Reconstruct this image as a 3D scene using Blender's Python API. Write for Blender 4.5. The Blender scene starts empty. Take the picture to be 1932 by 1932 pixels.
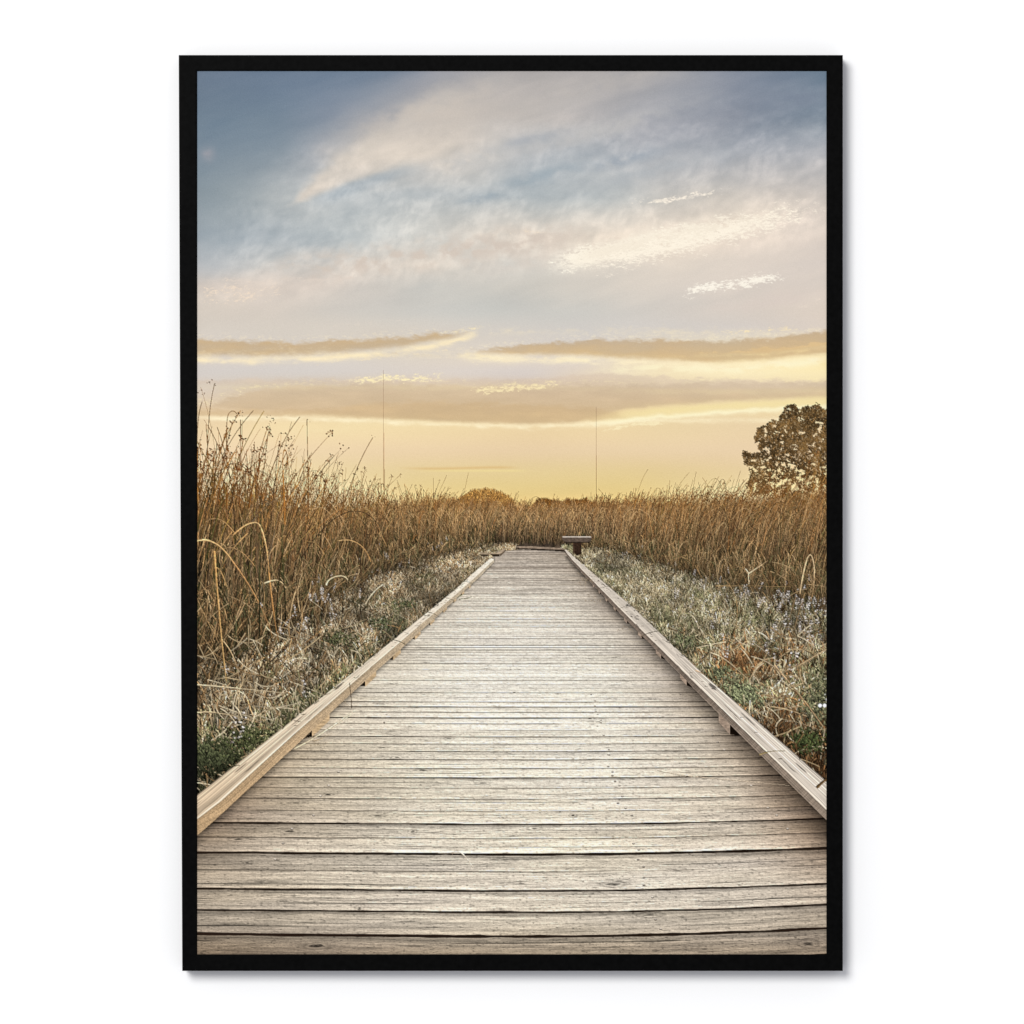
import bpy, bmesh, math
import numpy as np

# ---------------------------------------------------------------- camera, light, exposure
C = bpy.context.scene.collection
U = 0.5 / 1187.9                      # metres per picture unit (the view is 1932 units square)
FRONT = 0.022                         # frame depth off the wall
DIST = 3.2                            # camera to the front of the frame


def px(x):
    return (x - 966.0) * U


def pz(y):
    return (966.0 - y) * U


scene = bpy.context.scene
cam_data = bpy.data.cameras.new('camera'); cam = bpy.data.objects.new('camera', cam_data); C.objects.link(cam)
cam.location = (0, -(DIST + FRONT), 0); cam.rotation_euler = (math.radians(90), 0, 0)
cam_data.sensor_fit = 'HORIZONTAL'; cam_data.sensor_width = 36.0
cam_data.lens = 18.0 * DIST / (966.0 * U)
cam_data.clip_start = 0.05; cam_data.clip_end = 200
scene.camera = cam

world = bpy.data.worlds.new('World'); scene.world = world; world.use_nodes = True
bg = world.node_tree.nodes['Background']
bg.inputs['Color'].default_value = (0.965, 0.975, 1.04, 1); bg.inputs['Strength'].default_value = 0.60

ld = bpy.data.lights.new('softbox', 'AREA'); ld.shape = 'DISK'; ld.size = 3.0; ld.energy = 525; ld.color = (1.0, 0.995, 0.97)
lamp = bpy.data.objects.new('softbox', ld); C.objects.link(lamp)
LD = 8.0
dv = np.array([-0.33, -1.0, 0.36]); dv = dv / np.linalg.norm(dv) * LD
lamp.location = dv
from mathutils import Vector
lamp.rotation_euler = (-Vector(dv)).to_track_quat('-Z', 'Y').to_euler()

vs = scene.view_settings
vs.view_transform = 'Standard'; vs.look = 'None'; vs.exposure = 0.0; vs.gamma = 1.0; vs.use_curve_mapping = False
INK = 1.0 / 1.30                      # reflectance of ink that renders at a given linear value in this light


# ---------------------------------------------------------------- materials
def material(name, colour, rough=0.6, spec=0.3, grain=0.0, scale=200.0, bump=0.0, stretch=(1, 1, 1)):
    m = bpy.data.materials.new(name); m.use_nodes = True
    nt = m.node_tree; b = nt.nodes['Principled BSDF']
    b.inputs['Roughness'].default_value = rough; b.inputs['Specular IOR Level'].default_value = spec
    tc = nt.nodes.new('ShaderNodeTexCoord'); mp = nt.nodes.new('ShaderNodeMapping'); mp.inputs['Scale'].default_value = stretch
    nz = nt.nodes.new('ShaderNodeTexNoise'); nz.inputs['Scale'].default_value = scale; nz.inputs['Detail'].default_value = 4
    nt.links.new(tc.outputs['Object'], mp.inputs['Vector']); nt.links.new(mp.outputs['Vector'], nz.inputs['Vector'])
    r = nt.nodes.new('ShaderNodeValToRGB')
    lo = [c * (1 - grain) for c in colour]; hi = [min(1, c * (1 + grain)) for c in colour]
    r.color_ramp.elements[0].position = 0.3; r.color_ramp.elements[1].position = 0.7
    r.color_ramp.elements[0].color = (*lo, 1); r.color_ramp.elements[1].color = (*hi, 1)
    nt.links.new(nz.outputs['Fac'], r.inputs['Fac']); nt.links.new(r.outputs['Color'], b.inputs['Base Color'])
    if bump:
        bp = nt.nodes.new('ShaderNodeBump'); bp.inputs['Strength'].default_value = bump; bp.inputs['Distance'].default_value = 0.0005
        nt.links.new(nz.outputs['Fac'], bp.inputs['Height']); nt.links.new(bp.outputs['Normal'], b.inputs['Normal'])
    return m


M_WALL = material('white_wall_paint', (0.83, 0.83, 0.83), 0.9, 0.0, 0.012, 900, 0.0)
M_RAIL = material('black_painted_wood', (0.0014, 0.0014, 0.0014), 0.5, 0.022, 0.45, 260, 0.25, (1, 1, 1))
M_INK = bpy.data.materials.new('printed_paper'); M_INK.use_nodes = True
_b = M_INK.node_tree.nodes['Principled BSDF']; _b.inputs['Roughness'].default_value = 0.8; _b.inputs['Specular IOR Level'].default_value = 0.0
_a = M_INK.node_tree.nodes.new('ShaderNodeAttribute'); _a.attribute_name = 'ink'
M_INK.node_tree.links.new(_a.outputs['Color'], _b.inputs['Base Color'])


# ---------------------------------------------------------------- wall and frame
def link_mesh(name, bm, mat, parent=None):
    me = bpy.data.meshes.new(name); bm.normal_update(); bm.to_mesh(me); bm.free(); me.materials.append(mat)
    o = bpy.data.objects.new(name, me); C.objects.link(o)
    if parent:
        o.parent = parent
    return o


bm = bmesh.new()
v = [bm.verts.new(p) for p in ((-2.2, 0, -2.0), (2.2, 0, -2.0), (2.2, 0, 2.0), (-2.2, 0, 2.0))]
bm.faces.new(v)
v2 = [bm.verts.new((q.co.x, 0.1, q.co.z)) for q in v]
for i in range(4):
    bm.faces.new((v[i], v2[i], v2[(i + 1) % 4], v[(i + 1) % 4]))
bm.faces.new(v2[::-1])
bmesh.ops.recalc_face_normals(bm, faces=bm.faces)
wall = link_mesh('wall', bm, M_WALL); wall['kind'] = 'structure'

picture = bpy.data.objects.new('framed_picture', None); C.objects.link(picture)
picture['label'] = 'black framed print of a wooden boardwalk through reeds at sunset, on a white wall'
picture['category'] = 'framed picture'

OUT = {'tl': (337.0, 103.6), 'tr': (1590.4, 103.6), 'br': (1590.4, 1832.2), 'bl': (343.6, 1832.2)}
INN = {'tl': (371.9, 133.9), 'tr': (1559.4, 133.9), 'br': (1559.4, 1800.8), 'bl': (371.9, 1800.8)}


def rail(a, b):
    """One mitred rail between two corners: flat face, eased edges, inner lip down to the print."""
    bm = bmesh.new()
    ends = []
    for k in (a, b):
        o, i = OUT[k], INN[k]
        def at(t, d):
            return bm.verts.new((px(o[0] + (i[0] - o[0]) * t), -d, pz(o[1] + (i[1] - o[1]) * t)))
        ends.append([at(0, 0.0005), at(0, FRONT - 0.0012), at(0.03, FRONT - 0.0002), at(0.10, FRONT), at(0.92, FRONT), at(0.985, FRONT - 0.0004), at(1, FRONT - 0.0014), at(1, FRONT - 0.006), at(0.8, FRONT - 0.006), at(0.8, 0.0005)])
    n = len(ends[0])
    for j in range(n):
        bm.faces.new((ends[0][j], ends[0][(j + 1) % n], ends[1][(j + 1) % n], ends[1][j]))
    bm.faces.new(ends[0][::-1]); bm.faces.new(ends[1])
    bmesh.ops.recalc_face_normals(bm, faces=bm.faces)
    return link_mesh('frame_rail', bm, M_RAIL, picture)


for a, b in (('tl', 'tr'), ('tr', 'br'), ('br', 'bl'), ('bl', 'tl')):
    rail(a, b)

# ---------------------------------------------------------------- the printed picture
# Units below are picture units: the sheet spans x 371.7..1559.6 and y 133.7..1801 (y down).
PX0, PX1, PY0, PY1 = 371.7, 1559.6, 133.7, 1801.0
CW, CH = 1920, 2696                      # painting canvas, halved to 960 x 1348 ink dots
SC = CW / (PX1 - PX0)
_rg = np.random.default_rng(11)
_TAB = _rg.random((256, 256)).astype(np.float32)


def noise(x, y):
    x = np.asarray(x, np.float32); y = np.asarray(y, np.float32)
    xf = np.floor(x); yf = np.floor(y)
    fx = x - xf; fy = y - yf
    xi = xf.astype(np.int32) & 255; yi = yf.astype(np.int32) & 255
    x1 = (xi + 1) & 255; y1 = (yi + 1) & 255
    fx = fx * fx * (3 - 2 * fx); fy = fy * fy * (3 - 2 * fy)
    a = _TAB[yi, xi]; b = _TAB[yi, x1]; c = _TAB[y1, xi]; d = _TAB[y1, x1]
    return (a + (b - a) * fx) * (1 - fy) + (c + (d - c) * fx) * fy


def fbm(x, y, octs=4, gain=0.5, rot=True):
    s = 0.0; a = 1.0; t = 0.0
    for o in range(octs):
        s = s + a * noise(x + 17.3 * o, y + 41.7 * o); t += a; a *= gain
        x, y = (x * 1.62 - y * 1.18, x * 1.18 + y * 1.62) if rot else (x * 2.0, y * 2.0)
    return s / t


def sstep(a, b, x):
    t = np.clip((x - a) / (b - a), 0, 1)
    return t * t * (3 - 2 * t)


def grid_colour(rows, x, y):
    """rows: list of (y, [(x, r, g, b), ...]); smooth in x, smooth in y."""
    ys = [r[0] for r in rows]
    xs = np.linspace(PX0, PX1, 160)
    tabs = []
    for _, pts in rows:
        px = [p[0] for p in pts]
        tabs.append(np.stack([np.interp(xs, px, [p[i] for p in pts]) for i in (1, 2, 3)], -1))
    tabs = np.array(tabs)
    yy = np.linspace(ys[0], ys[-1], 400)
    dense = np.empty((400, 160, 3))
    for j in range(160):
        for c in range(3):
            dense[:, j, c] = np.interp(yy, ys, tabs[:, j, c])
    ker = np.exp(-0.5 * (np.arange(-6, 7) / 2.6) ** 2); ker /= ker.sum()
    pad = np.pad(dense, ((6, 6), (6, 6), (0, 0)), 'edge')
    pad = sum(ker[i] * pad[i:i + 400] for i in range(13))
    pad = sum(ker[i] * pad[:, i:i + 160] for i in range(13)).astype(np.float32)
    fx = np.clip((x - PX0) / (PX1 - PX0) * 159, 0, 158.999); fy = np.clip((y - ys[0]) / (ys[-1] - ys[0]) * 399, 0, 398.999)
    xi = fx.astype(np.int32); yi = fy.astype(np.int32); fx = (fx - xi)[..., None]; fy = (fy - yi)[..., None]
    return (pad[yi, xi] * (1 - fx) + pad[yi, xi + 1] * fx) * (1 - fy) + (pad[yi + 1, xi] * (1 - fx) + pad[yi + 1, xi + 1] * fx) * fy


SKY_ROWS = [
    (134, [(372, 103, 117, 134), (520, 101, 117, 136), (700, 106, 122, 140), (800, 128, 135, 148), (880, 158, 157, 160), (1000, 170, 165, 162), (1240, 172, 168, 166), (1310, 150, 152, 158), (1400, 124, 132, 146), (1480, 112, 124, 140), (1560, 103, 121, 137)]),
    (220, [(372, 108, 124, 138), (520, 112, 128, 142), (620, 124, 135, 149), (720, 160, 160, 163), (850, 194, 184, 174), (1000, 186, 179, 172), (1100, 176, 172, 169), (1250, 150, 153, 160), (1400, 126, 134, 146), (1560, 121, 134, 146)]),
    (290, [(372, 118, 133, 145), (520, 128, 141, 151), (600, 158, 162, 167), (700, 196, 188, 178), (800, 200, 190, 178), (900, 186, 183, 178), (1000, 173, 177, 180), (1100, 168, 173, 177), (1250, 162, 166, 171), (1400, 154, 159, 166), (1560, 162, 165, 170)]),
    (370, [(372, 125, 140, 151), (480, 140, 152, 160), (560, 164, 171, 175), (650, 164, 173, 179), (750, 167, 175, 180), (900, 164, 173, 179), (1000, 156, 167, 174), (1150, 170, 177, 180), (1250, 180, 180, 178), (1350, 188, 184, 178), (1560, 192, 186, 181)]),
    (450, [(372, 138, 152, 164), (500, 150, 162, 172), (650, 166, 176, 182), (800, 182, 186, 186), (950, 197, 191, 183), (1100, 208, 199, 188), (1250, 216, 205, 192), (1400, 212, 202, 192), (1560, 206, 197, 190)]),
    (500, [(372, 170, 176, 182), (500, 180, 183, 184), (650, 196, 191, 185), (800, 200, 194, 186), (950, 192, 193, 190), (1100, 204, 199, 191), (1250, 213, 205, 195), (1400, 211, 203, 195), (1560, 206, 198, 192)]),
    (540, [(372, 201, 193, 186), (450, 206, 196, 187), (600, 201, 193, 186), (800, 190, 191, 188), (1000, 198, 196, 190), (1200, 208, 202, 194), (1350, 213, 205, 197), (1560, 210, 201, 193)]),
    (590, [(372, 204, 197, 188), (500, 203, 196, 188), (700, 197, 195, 190), (900, 195, 197, 194), (1100, 198, 198, 194), (1300, 205, 200, 194), (1560, 215, 204, 193)]),
    (622, [(372, 206, 200, 192), (700, 206, 200, 191), (900, 205, 201, 195), (1100, 203, 201, 198), (1400, 207, 202, 198), (1560, 213, 203, 194)]),
    (680, [(372, 206, 200, 195), (600, 208, 203, 197), (800, 215, 207, 196), (950, 218, 208, 195), (1100, 212, 204, 198), (1250, 232, 216, 184), (1400, 246, 230, 184), (1560, 247, 228, 172)]),
    (705, [(372, 205, 201, 198), (600, 207, 203, 200), (800, 212, 205, 199), (1000, 209, 203, 201), (1100, 222, 209, 192), (1250, 240, 226, 190), (1400, 245, 232, 192), (1560, 246, 232, 186)]),
    (740, [(372, 212, 201, 188), (500, 208, 190, 164), (700, 208, 187, 158), (850, 215, 194, 162), (1000, 212, 188, 160), (1150, 214, 192, 166), (1300, 216, 196, 170), (1450, 222, 203, 174), (1560, 228, 209, 174)]),
    (775, [(372, 218, 197, 166), (450, 216, 194, 162), (600, 218, 196, 160), (850, 220, 198, 158), (1000, 222, 198, 156), (1100, 226, 202, 158), (1200, 230, 208, 164), (1350, 232, 212, 170), (1560, 236, 216, 168)]),
    (800, [(372, 226, 204, 168), (520, 236, 216, 172), (700, 236, 217, 172), (850, 234, 214, 170), (1000, 230, 208, 166), (1150, 232, 211, 168), (1250, 229, 209, 168), (1400, 228, 207, 170), (1560, 229, 206, 166)]),
    (850, [(372, 232, 210, 170), (600, 231, 210, 168), (900, 229, 207, 166), (1200, 228, 207, 166), (1560, 229, 207, 168)]),
    (885, [(372, 232, 211, 165), (600, 231, 211, 156), (900, 229, 209, 150), (1200, 229, 208, 148), (1560, 231, 209, 160)]),
    (920, [(372, 233, 213, 165), (600, 231, 211, 150), (900, 229, 208, 138), (1200, 229, 207, 136), (1400, 230, 210, 150), (1560, 232, 210, 160)]),
    (960, [(372, 236, 210, 160), (700, 234, 206, 140), (1000, 232, 202, 124), (1300, 233, 204, 130), (1560, 236, 208, 150)]),
    (1000, [(372, 236, 210, 160), (1560, 236, 208, 150)]),
]


def paint_sky(A):
    h = int((1010 - PY0) * SC) // 2; hs = SC / 2          # the soft sky is worked out at the final ink resolution
    X, Y = np.meshgrid((np.arange(CW // 2, dtype=np.float32) + 0.5) / hs + PX0, (np.arange(h, dtype=np.float32) + 0.5) / hs + PY0)
    amp = 26 * (1 - 0.8 * sstep(560, 640, Y))
    wx = fbm(X / 130, Y / 70, 4) - 0.5; wy = fbm(X / 130 + 50, Y / 70 + 9, 4) - 0.5
    I = grid_colour(SKY_ROWS, X + wx * amp * 2.2, Y + wy * amp * (1 - 0.6 * sstep(560, 640, Y)))
    wm = (sstep(240, 420, Y) * (1 - sstep(820, 900, Y)))[..., None]; hz = sstep(800, 880, Y)[..., None]
    I += wm * np.array([7, 4, 0], np.float32) + (8 * np.exp(-((Y - 430) / 90) ** 2))[..., None] * np.array([1, 0.9, 0.7], np.float32) + hz * np.array([1, -2, 5], np.float32)
    # streak space: u along the streaks (rising to the right), v across
    th = 0.31
    U = (X - 372) * math.cos(th) - (Y - 500) * math.sin(th); V = (X - 372) * math.sin(th) + (Y - 500) * math.cos(th)

    def over(m, col):
        m = np.clip(m, 0, 1)[..., None]
        I[:] = I * (1 - m) + np.asarray(col, np.float32) * m

    # the broad feather of cloud, sharp along its lower edge
    lo = np.interp(X, [500, 530, 600, 680, 760, 900, 1100, 1300], [402, 389, 366, 336, 311, 296, 236, 150]) + 7 * (fbm(X / 50, Y / 16, 3) - 0.5)
    hi = np.interp(X, [500, 530, 570, 640, 740, 840, 1000], [402, 380, 330, 268, 205, 150, 90]) + 60 * (fbm(X / 60, Y / 40, 4) - 0.5)
    f = sstep(0, 1, (Y - hi) / 46) * (1 - sstep(-3, 11 + 30 * sstep(700, 900, X), Y - lo)) * (1 - sstep(700, 1020, X)) * sstep(512, 550, X)
    over(f * (0.62 + 0.40 * fbm(U / 120, V / 20, 4)), (206, 196, 183))
    g = np.exp(-((Y - lo - 12) / 14) ** 2) * sstep(560, 640, X) * (1 - sstep(720, 860, X))
    over(0.50 * g, (146, 160, 170))
    # soft ripples of altocumulus in the middle sky
    r1 = fbm(U / 30 + 0.8 * wx, V / 15 + 3, 4, 0.5); r2 = fbm((X + 0.35 * Y) / 10 + 3 * wx, Y / 15 + 3 * wy + 7, 3, 0.5) * (0.35 + 1.3 * sstep(0.35, 0.65, fbm(X / 60 + 4, Y / 40, 3))) ; r3 = fbm(U / 110, V / 26, 4)
    z = sstep(200, 300, Y + 0.10 * (X - 900)) * (1 - sstep(470, 560, Y + 0.10 * (X - 900))) * sstep(420, 620, X + 0.6 * (Y - 300))
    I += (z * (9 + (r1 - 0.5) * 24 + (r2 - 0.45) * 15))[..., None] * np.array([1.05, 0.92, 0.8], np.float32)
    I += ((r3 - 0.5) * 15 * (1 - sstep(560, 620, Y)))[..., None] * np.array([1.0, 0.8, 0.6], np.float32)
    top = 1 - sstep(250, 420, Y)
    I += (top * sstep(900, 1000, X) * (fbm(U / 90, V / 26 + 30, 4) - 0.5) * 20)[..., None] * np.array([1.0, 0.88, 0.75], np.float32)
    over(0.5 * np.exp(-((X - 393) / 13) ** 2 - ((Y - 293) / 13) ** 2) * (0.4 + fbm(X / 9, Y / 9, 3)), (168, 160, 163))
    def streak(cx, cy, L, w, slope, col, k):
        d = (Y - cy) + slope * (X - cx) + 9 * (fbm(X / 26 + cx, Y / 12, 3) - 0.5)
        over(k * np.exp(-(d / w) ** 2 - ((X - cx) / L) ** 2) * sstep(0.08, 0.72, fbm(X / 24 + cy, Y / 15, 3)), col)
    streak(1020, 333, 90, 15, 0.25, (150, 163, 171), 0.75); streak(905, 374, 34, 8, 0.2, (146, 160, 170), 0.8); streak(1180, 300, 70, 13, 0.25, (146, 156, 166), 0.8)
    streak(990, 268, 60, 9, 0.25, (152, 158, 166), 0.7); streak(1300, 240, 110, 24, 0.2, (148, 151, 159), 0.6); streak(1500, 190, 80, 18, 0.1, (118, 128, 143), 0.7)
    streak(900, 300, 120, 20, 0.28, (186, 186, 184), 0.6); streak(1120, 250, 150, 18, 0.28, (184, 182, 179), 0.75); streak(1290, 305, 20, 16, 0.2, (176, 178, 180), 0.8); streak(1360, 296, 18, 14, 0.2, (172, 175, 179), 0.8)
    streak(800, 210, 130, 26, 0.30, (197, 187, 176), 0.7); streak(1060, 180, 160, 22, 0.26, (181, 175, 169), 0.7); streak(1200, 330, 130, 16, 0.24, (172, 177, 180), 0.6)
    streak(1100, 480, 170, 16, 0.17, (216, 203, 189), 0.6); streak(900, 470, 120, 14, 0.15, (206, 196, 184), 0.6); streak(1450, 570, 110, 14, 0.14, (220, 206, 195), 0.6)
    # wide pinkish veil under the ripples
    veil = np.exp(-((Y - (486 - 0.12 * (X - 760))) / 26) ** 2) * sstep(440, 640, X) * (1 - sstep(1000, 1150, X))
    over(veil * 0.8 * sstep(0.35, 0.7, fbm(X / 22, Y / 16, 4)), (210, 196, 182))

    def flecks(x0, y0, x1, y1, half, col, thr, sx=7.0, sy=2.6, seed=0.0, core=0.0, k=1.0):
        t = np.clip((X - x0) / (x1 - x0), -0.2, 1.2)
        d = Y - (y0 + (y1 - y0) * t) + 10 * (fbm(X / 60 + seed, Y / 60, 2) - 0.5)
        env = np.exp(-(d / half) ** 2) * sstep(-0.04, 0.2, t) * (1 - sstep(0.72, 1.04, t))
        n = 0.65 * fbm(X / (sx * 0.8) + seed, (Y + 0.15 * X) / (sy * 0.85) + seed, 3, 0.65) + 0.35 * fbm(X / 22 + seed, Y / 8 + seed, 3)
        m = sstep(thr - 0.02, thr + 0.26, n + 0.42 * (env - 0.75)) * sstep(0.03, 0.3, env)
        if core:
            over(core * env ** 1.5 * sstep(0.30, 0.62, 0.55 * fbm(X / 26 + seed, Y / 7, 4) + 0.45 * fbm(X / 6.5 + seed, Y / 2.8 + seed, 3, 0.6)), col)
        over(k * m, col)
    flecks(1020, 502, 1470, 406, 21, (255, 247, 228), 0.36, 7, 2.8, 3, core=1.5)
    over(0.5 * np.exp(-((Y - (497 - 0.215 * (X - 1040))) / 22) ** 2) * sstep(1030, 1150, X) * (1 - sstep(1350, 1560, X)), (236, 221, 200))
    flecks(1090, 507, 1590, 384, 30, (255, 244, 224), 0.45, 7, 2.4, 9, k=0.9)
    flecks(1275, 556, 1500, 516, 13, (253, 245, 229), 0.42, 7, 2.6, 21, k=1.0)
    flecks(1170, 388, 1400, 354, 9, (253, 241, 222), 0.50, 10, 4.2, 33, k=0.95)
    flecks(350, 548, 560, 552, 34, (240, 220, 196), 0.58, 7, 3, 43, k=0.85)
    flecks(350, 532, 740, 528, 7, (222, 208, 194), 0.5, 12, 3, 47, core=0.3, k=0.5)
    flecks(880, 446, 1070, 430, 10, (240, 222, 198), 0.64, 7, 2.6, 51, k=0.8)
    flecks(420, 615, 900, 606, 13, (225, 212, 196), 0.68, 6, 2.4, 57, k=0.6)
    flecks(1480, 600, 1580, 540, 20, (240, 224, 206), 0.66, 7, 2.6, 61, k=0.8)

    def band(xt, top, xb, bot, dark, mid, rim, rim_k=1.0, soft=7.0, topsoft=9.0, rim_w=6.0, a=1.0, sd=0.0, topfleck=0.0):
        n1 = fbm(X / 24 + sd, Y / 8 + sd, 4, 0.55) - 0.5; n2 = fbm(X / 60 + sd + 9, Y / 14, 4) - 0.5
        n3 = fbm(X / 9 + sd, Y / 4 + sd, 3, 0.6) - 0.5
        yt = np.interp(X, xt, top) + n1 * 13 + n3 * 8; yb = np.interp(X, xb, bot) + n1 * 6 + n3 * 3
        th_ = np.maximum(yb - yt, 1.0)
        inside = sstep(0, topsoft, Y - yt) * (1 - sstep(-soft, 1.5, Y - yb)) * sstep(2, 12, th_)
        q = np.clip((Y - yt) / th_, 0, 1)
        c = np.asarray(dark, np.float32) * (1 - q[..., None]) + np.asarray(mid, np.float32) * q[..., None] + (n2 * 26)[..., None] * np.array([1, .9, .7], np.float32)
        m = np.clip(inside * a * (0.9 + 0.5 * n2), 0, 1)[..., None]
        I[:] = I * (1 - m) + c * m
        rm = np.exp(-((Y - yb - rim_w * 0.3) / rim_w) ** 2) * sstep(2, 10, th_) * rim_k * np.clip(0.75 + 1.3 * n1 + n2, 0.1, 1)
        over(rm, rim)
        if topfleck:
            fm = 0.6 * np.exp(-((Y - yt + 2) / 5) ** 2) * sstep(0.52, 0.68, fbm(X / 7 + sd, Y / 2.6, 3, 0.6)) * sstep(2, 10, th_)
            over(fm * topfleck, rim)
    # three long evening cloud banks, lit from below
    band([330, 400, 560, 700, 800, 905], [638, 637, 643, 636, 628, 622], [330, 480, 620, 760, 850, 905], [676, 679, 674, 660, 644, 626],
         (198, 172, 136), (204, 178, 138), (252, 234, 194), 0.95, 14, 10, 6.5, 1.0, 5, 0.45)
    band([860, 1000, 1120, 1300, 1430, 1600], [664, 645, 637, 640, 637, 618], [860, 960, 1080, 1200, 1350, 1450, 1600], [668, 674, 676, 682, 690, 684, 668],
         (196, 172, 140), (214, 184, 136), (254, 239, 200), 0.9, 12, 9, 8, 1.0, 15, 0.5)
    over(0.8 * np.exp(-((Y - np.interp(X, [1050, 1250, 1400, 1600], [706, 694, 698, 676])) / 8) ** 2) * sstep(1060, 1250, X) * sstep(0.3, 0.62, fbm(X / 30, Y / 7 + 90, 4)), (254, 244, 204))
    band([1300, 1400, 1600], [668, 660, 640], [1300, 1450, 1600], [672, 668, 650], (226, 192, 140), (232, 200, 144), (246, 222, 164), 0.5, 6, 4, 3, 0.7, 18)
    band([395, 480, 620, 730, 800, 930, 1100, 1600], [760, 732, 722, 716, 722, 726, 722, 716], [395, 480, 600, 700, 860, 1000, 1090, 1180, 1350, 1600],
         [770, 778, 782, 790, 799, 803, 800, 776, 762, 752], (210, 188, 158), (206, 180, 144), (252, 236, 184), 0.0, 9, 10, 5, 0.85, 25, 0.75)
    band([600, 700, 820, 1000, 1120, 1200], [768, 756, 752, 756, 762, 784], [600, 700, 860, 1000, 1090, 1200], [788, 793, 800, 804, 800, 792],
         (210, 180, 138), (210, 182, 138), (255, 241, 202), 0.9, 8, 14, 5, 0.75, 35)
    band([1000, 1150, 1300, 1600], [712, 700, 712, 716], [1000, 1150, 1300, 1450, 1600], [730, 734, 738, 738, 734], (214, 194, 176), (216, 196, 168), (232, 214, 170), 0.3, 8, 8, 5, 0.55, 45)
    # bright torn edge running right under the last bank
    yb = np.interp(X, [1080, 1140, 1230, 1330, 1430, 1600], [806, 799, 787, 780, 774, 764]) + 7 * (fbm(X / 18, Y / 10, 4) - 0.5)
    over(np.exp(-((Y - yb) / 5.5) ** 2) * sstep(1080, 1180, X) * 1.0, (255, 246, 208))
    over(0.8 * np.exp(-((Y - yb + 10) / 9) ** 2) * sstep(1080, 1240, X), (247, 228, 168))
    flecks(1110, 810, 1300, 796, 6, (252, 238, 194), 0.50, 9, 2.4, 71, k=0.8)
    flecks(1400, 800, 1570, 756, 9, (253, 240, 200), 0.55, 8, 2.2, 75, k=0.8)
    flecks(640, 722, 860, 708, 9, (252, 236, 188), 0.43, 8, 3.2, 81, k=1.0)
    flecks(880, 738, 1090, 724, 9, (248, 230, 182), 0.43, 8, 3.2, 85, k=0.95)
    flecks(800, 636, 940, 616, 6, (248, 230, 186), 0.56, 7, 2.2, 87, k=0.8)
    flecks(560, 690, 930, 654, 6, (244, 226, 190), 0.58, 8, 2.2, 89, k=0.7)
    flecks(860, 682, 1130, 672, 10, (246, 230, 196), 0.56, 9, 2.2, 93, k=0.8)
    flecks(500, 812, 720, 806, 16, (244, 226, 178), 0.62, 9, 2.0, 95, core=0.25, k=0.5)
    flecks(1330, 634, 1580, 612, 7, (250, 230, 186), 0.58, 7, 2.2, 97, k=0.9)
    # thin wisp over the far reeds
    w = np.exp(-((Y - 883.5 - 1.2 * np.sin(X / 40)) / 2.6) ** 2) * sstep(740, 820, X) * (1 - sstep(940, 990, X))
    over(w * 0.6, (222, 184, 122)); over(np.exp(-((Y - 888.5) / 2.2) ** 2) * sstep(760, 860, X) * (1 - sstep(960, 1010, X)) * 0.5, (242, 222, 150))
    over(0.75 * np.exp(-((Y - 955) / 55) ** 2) * (1 - sstep(600, 800, X)), (252, 234, 192))
    over(0.55 * np.exp(-((Y - 950) / 34) ** 2) * sstep(1180, 1400, X), (252, 232, 186))
    I += (5 * (1 - sstep(260, 420, Y)))[..., None]
    I += ((fbm(X / 200, Y / 60, 3) - 0.5) * 6)[..., None]
    A[:2 * h] = np.repeat(np.repeat(I, 2, 0), 2, 1)


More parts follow.
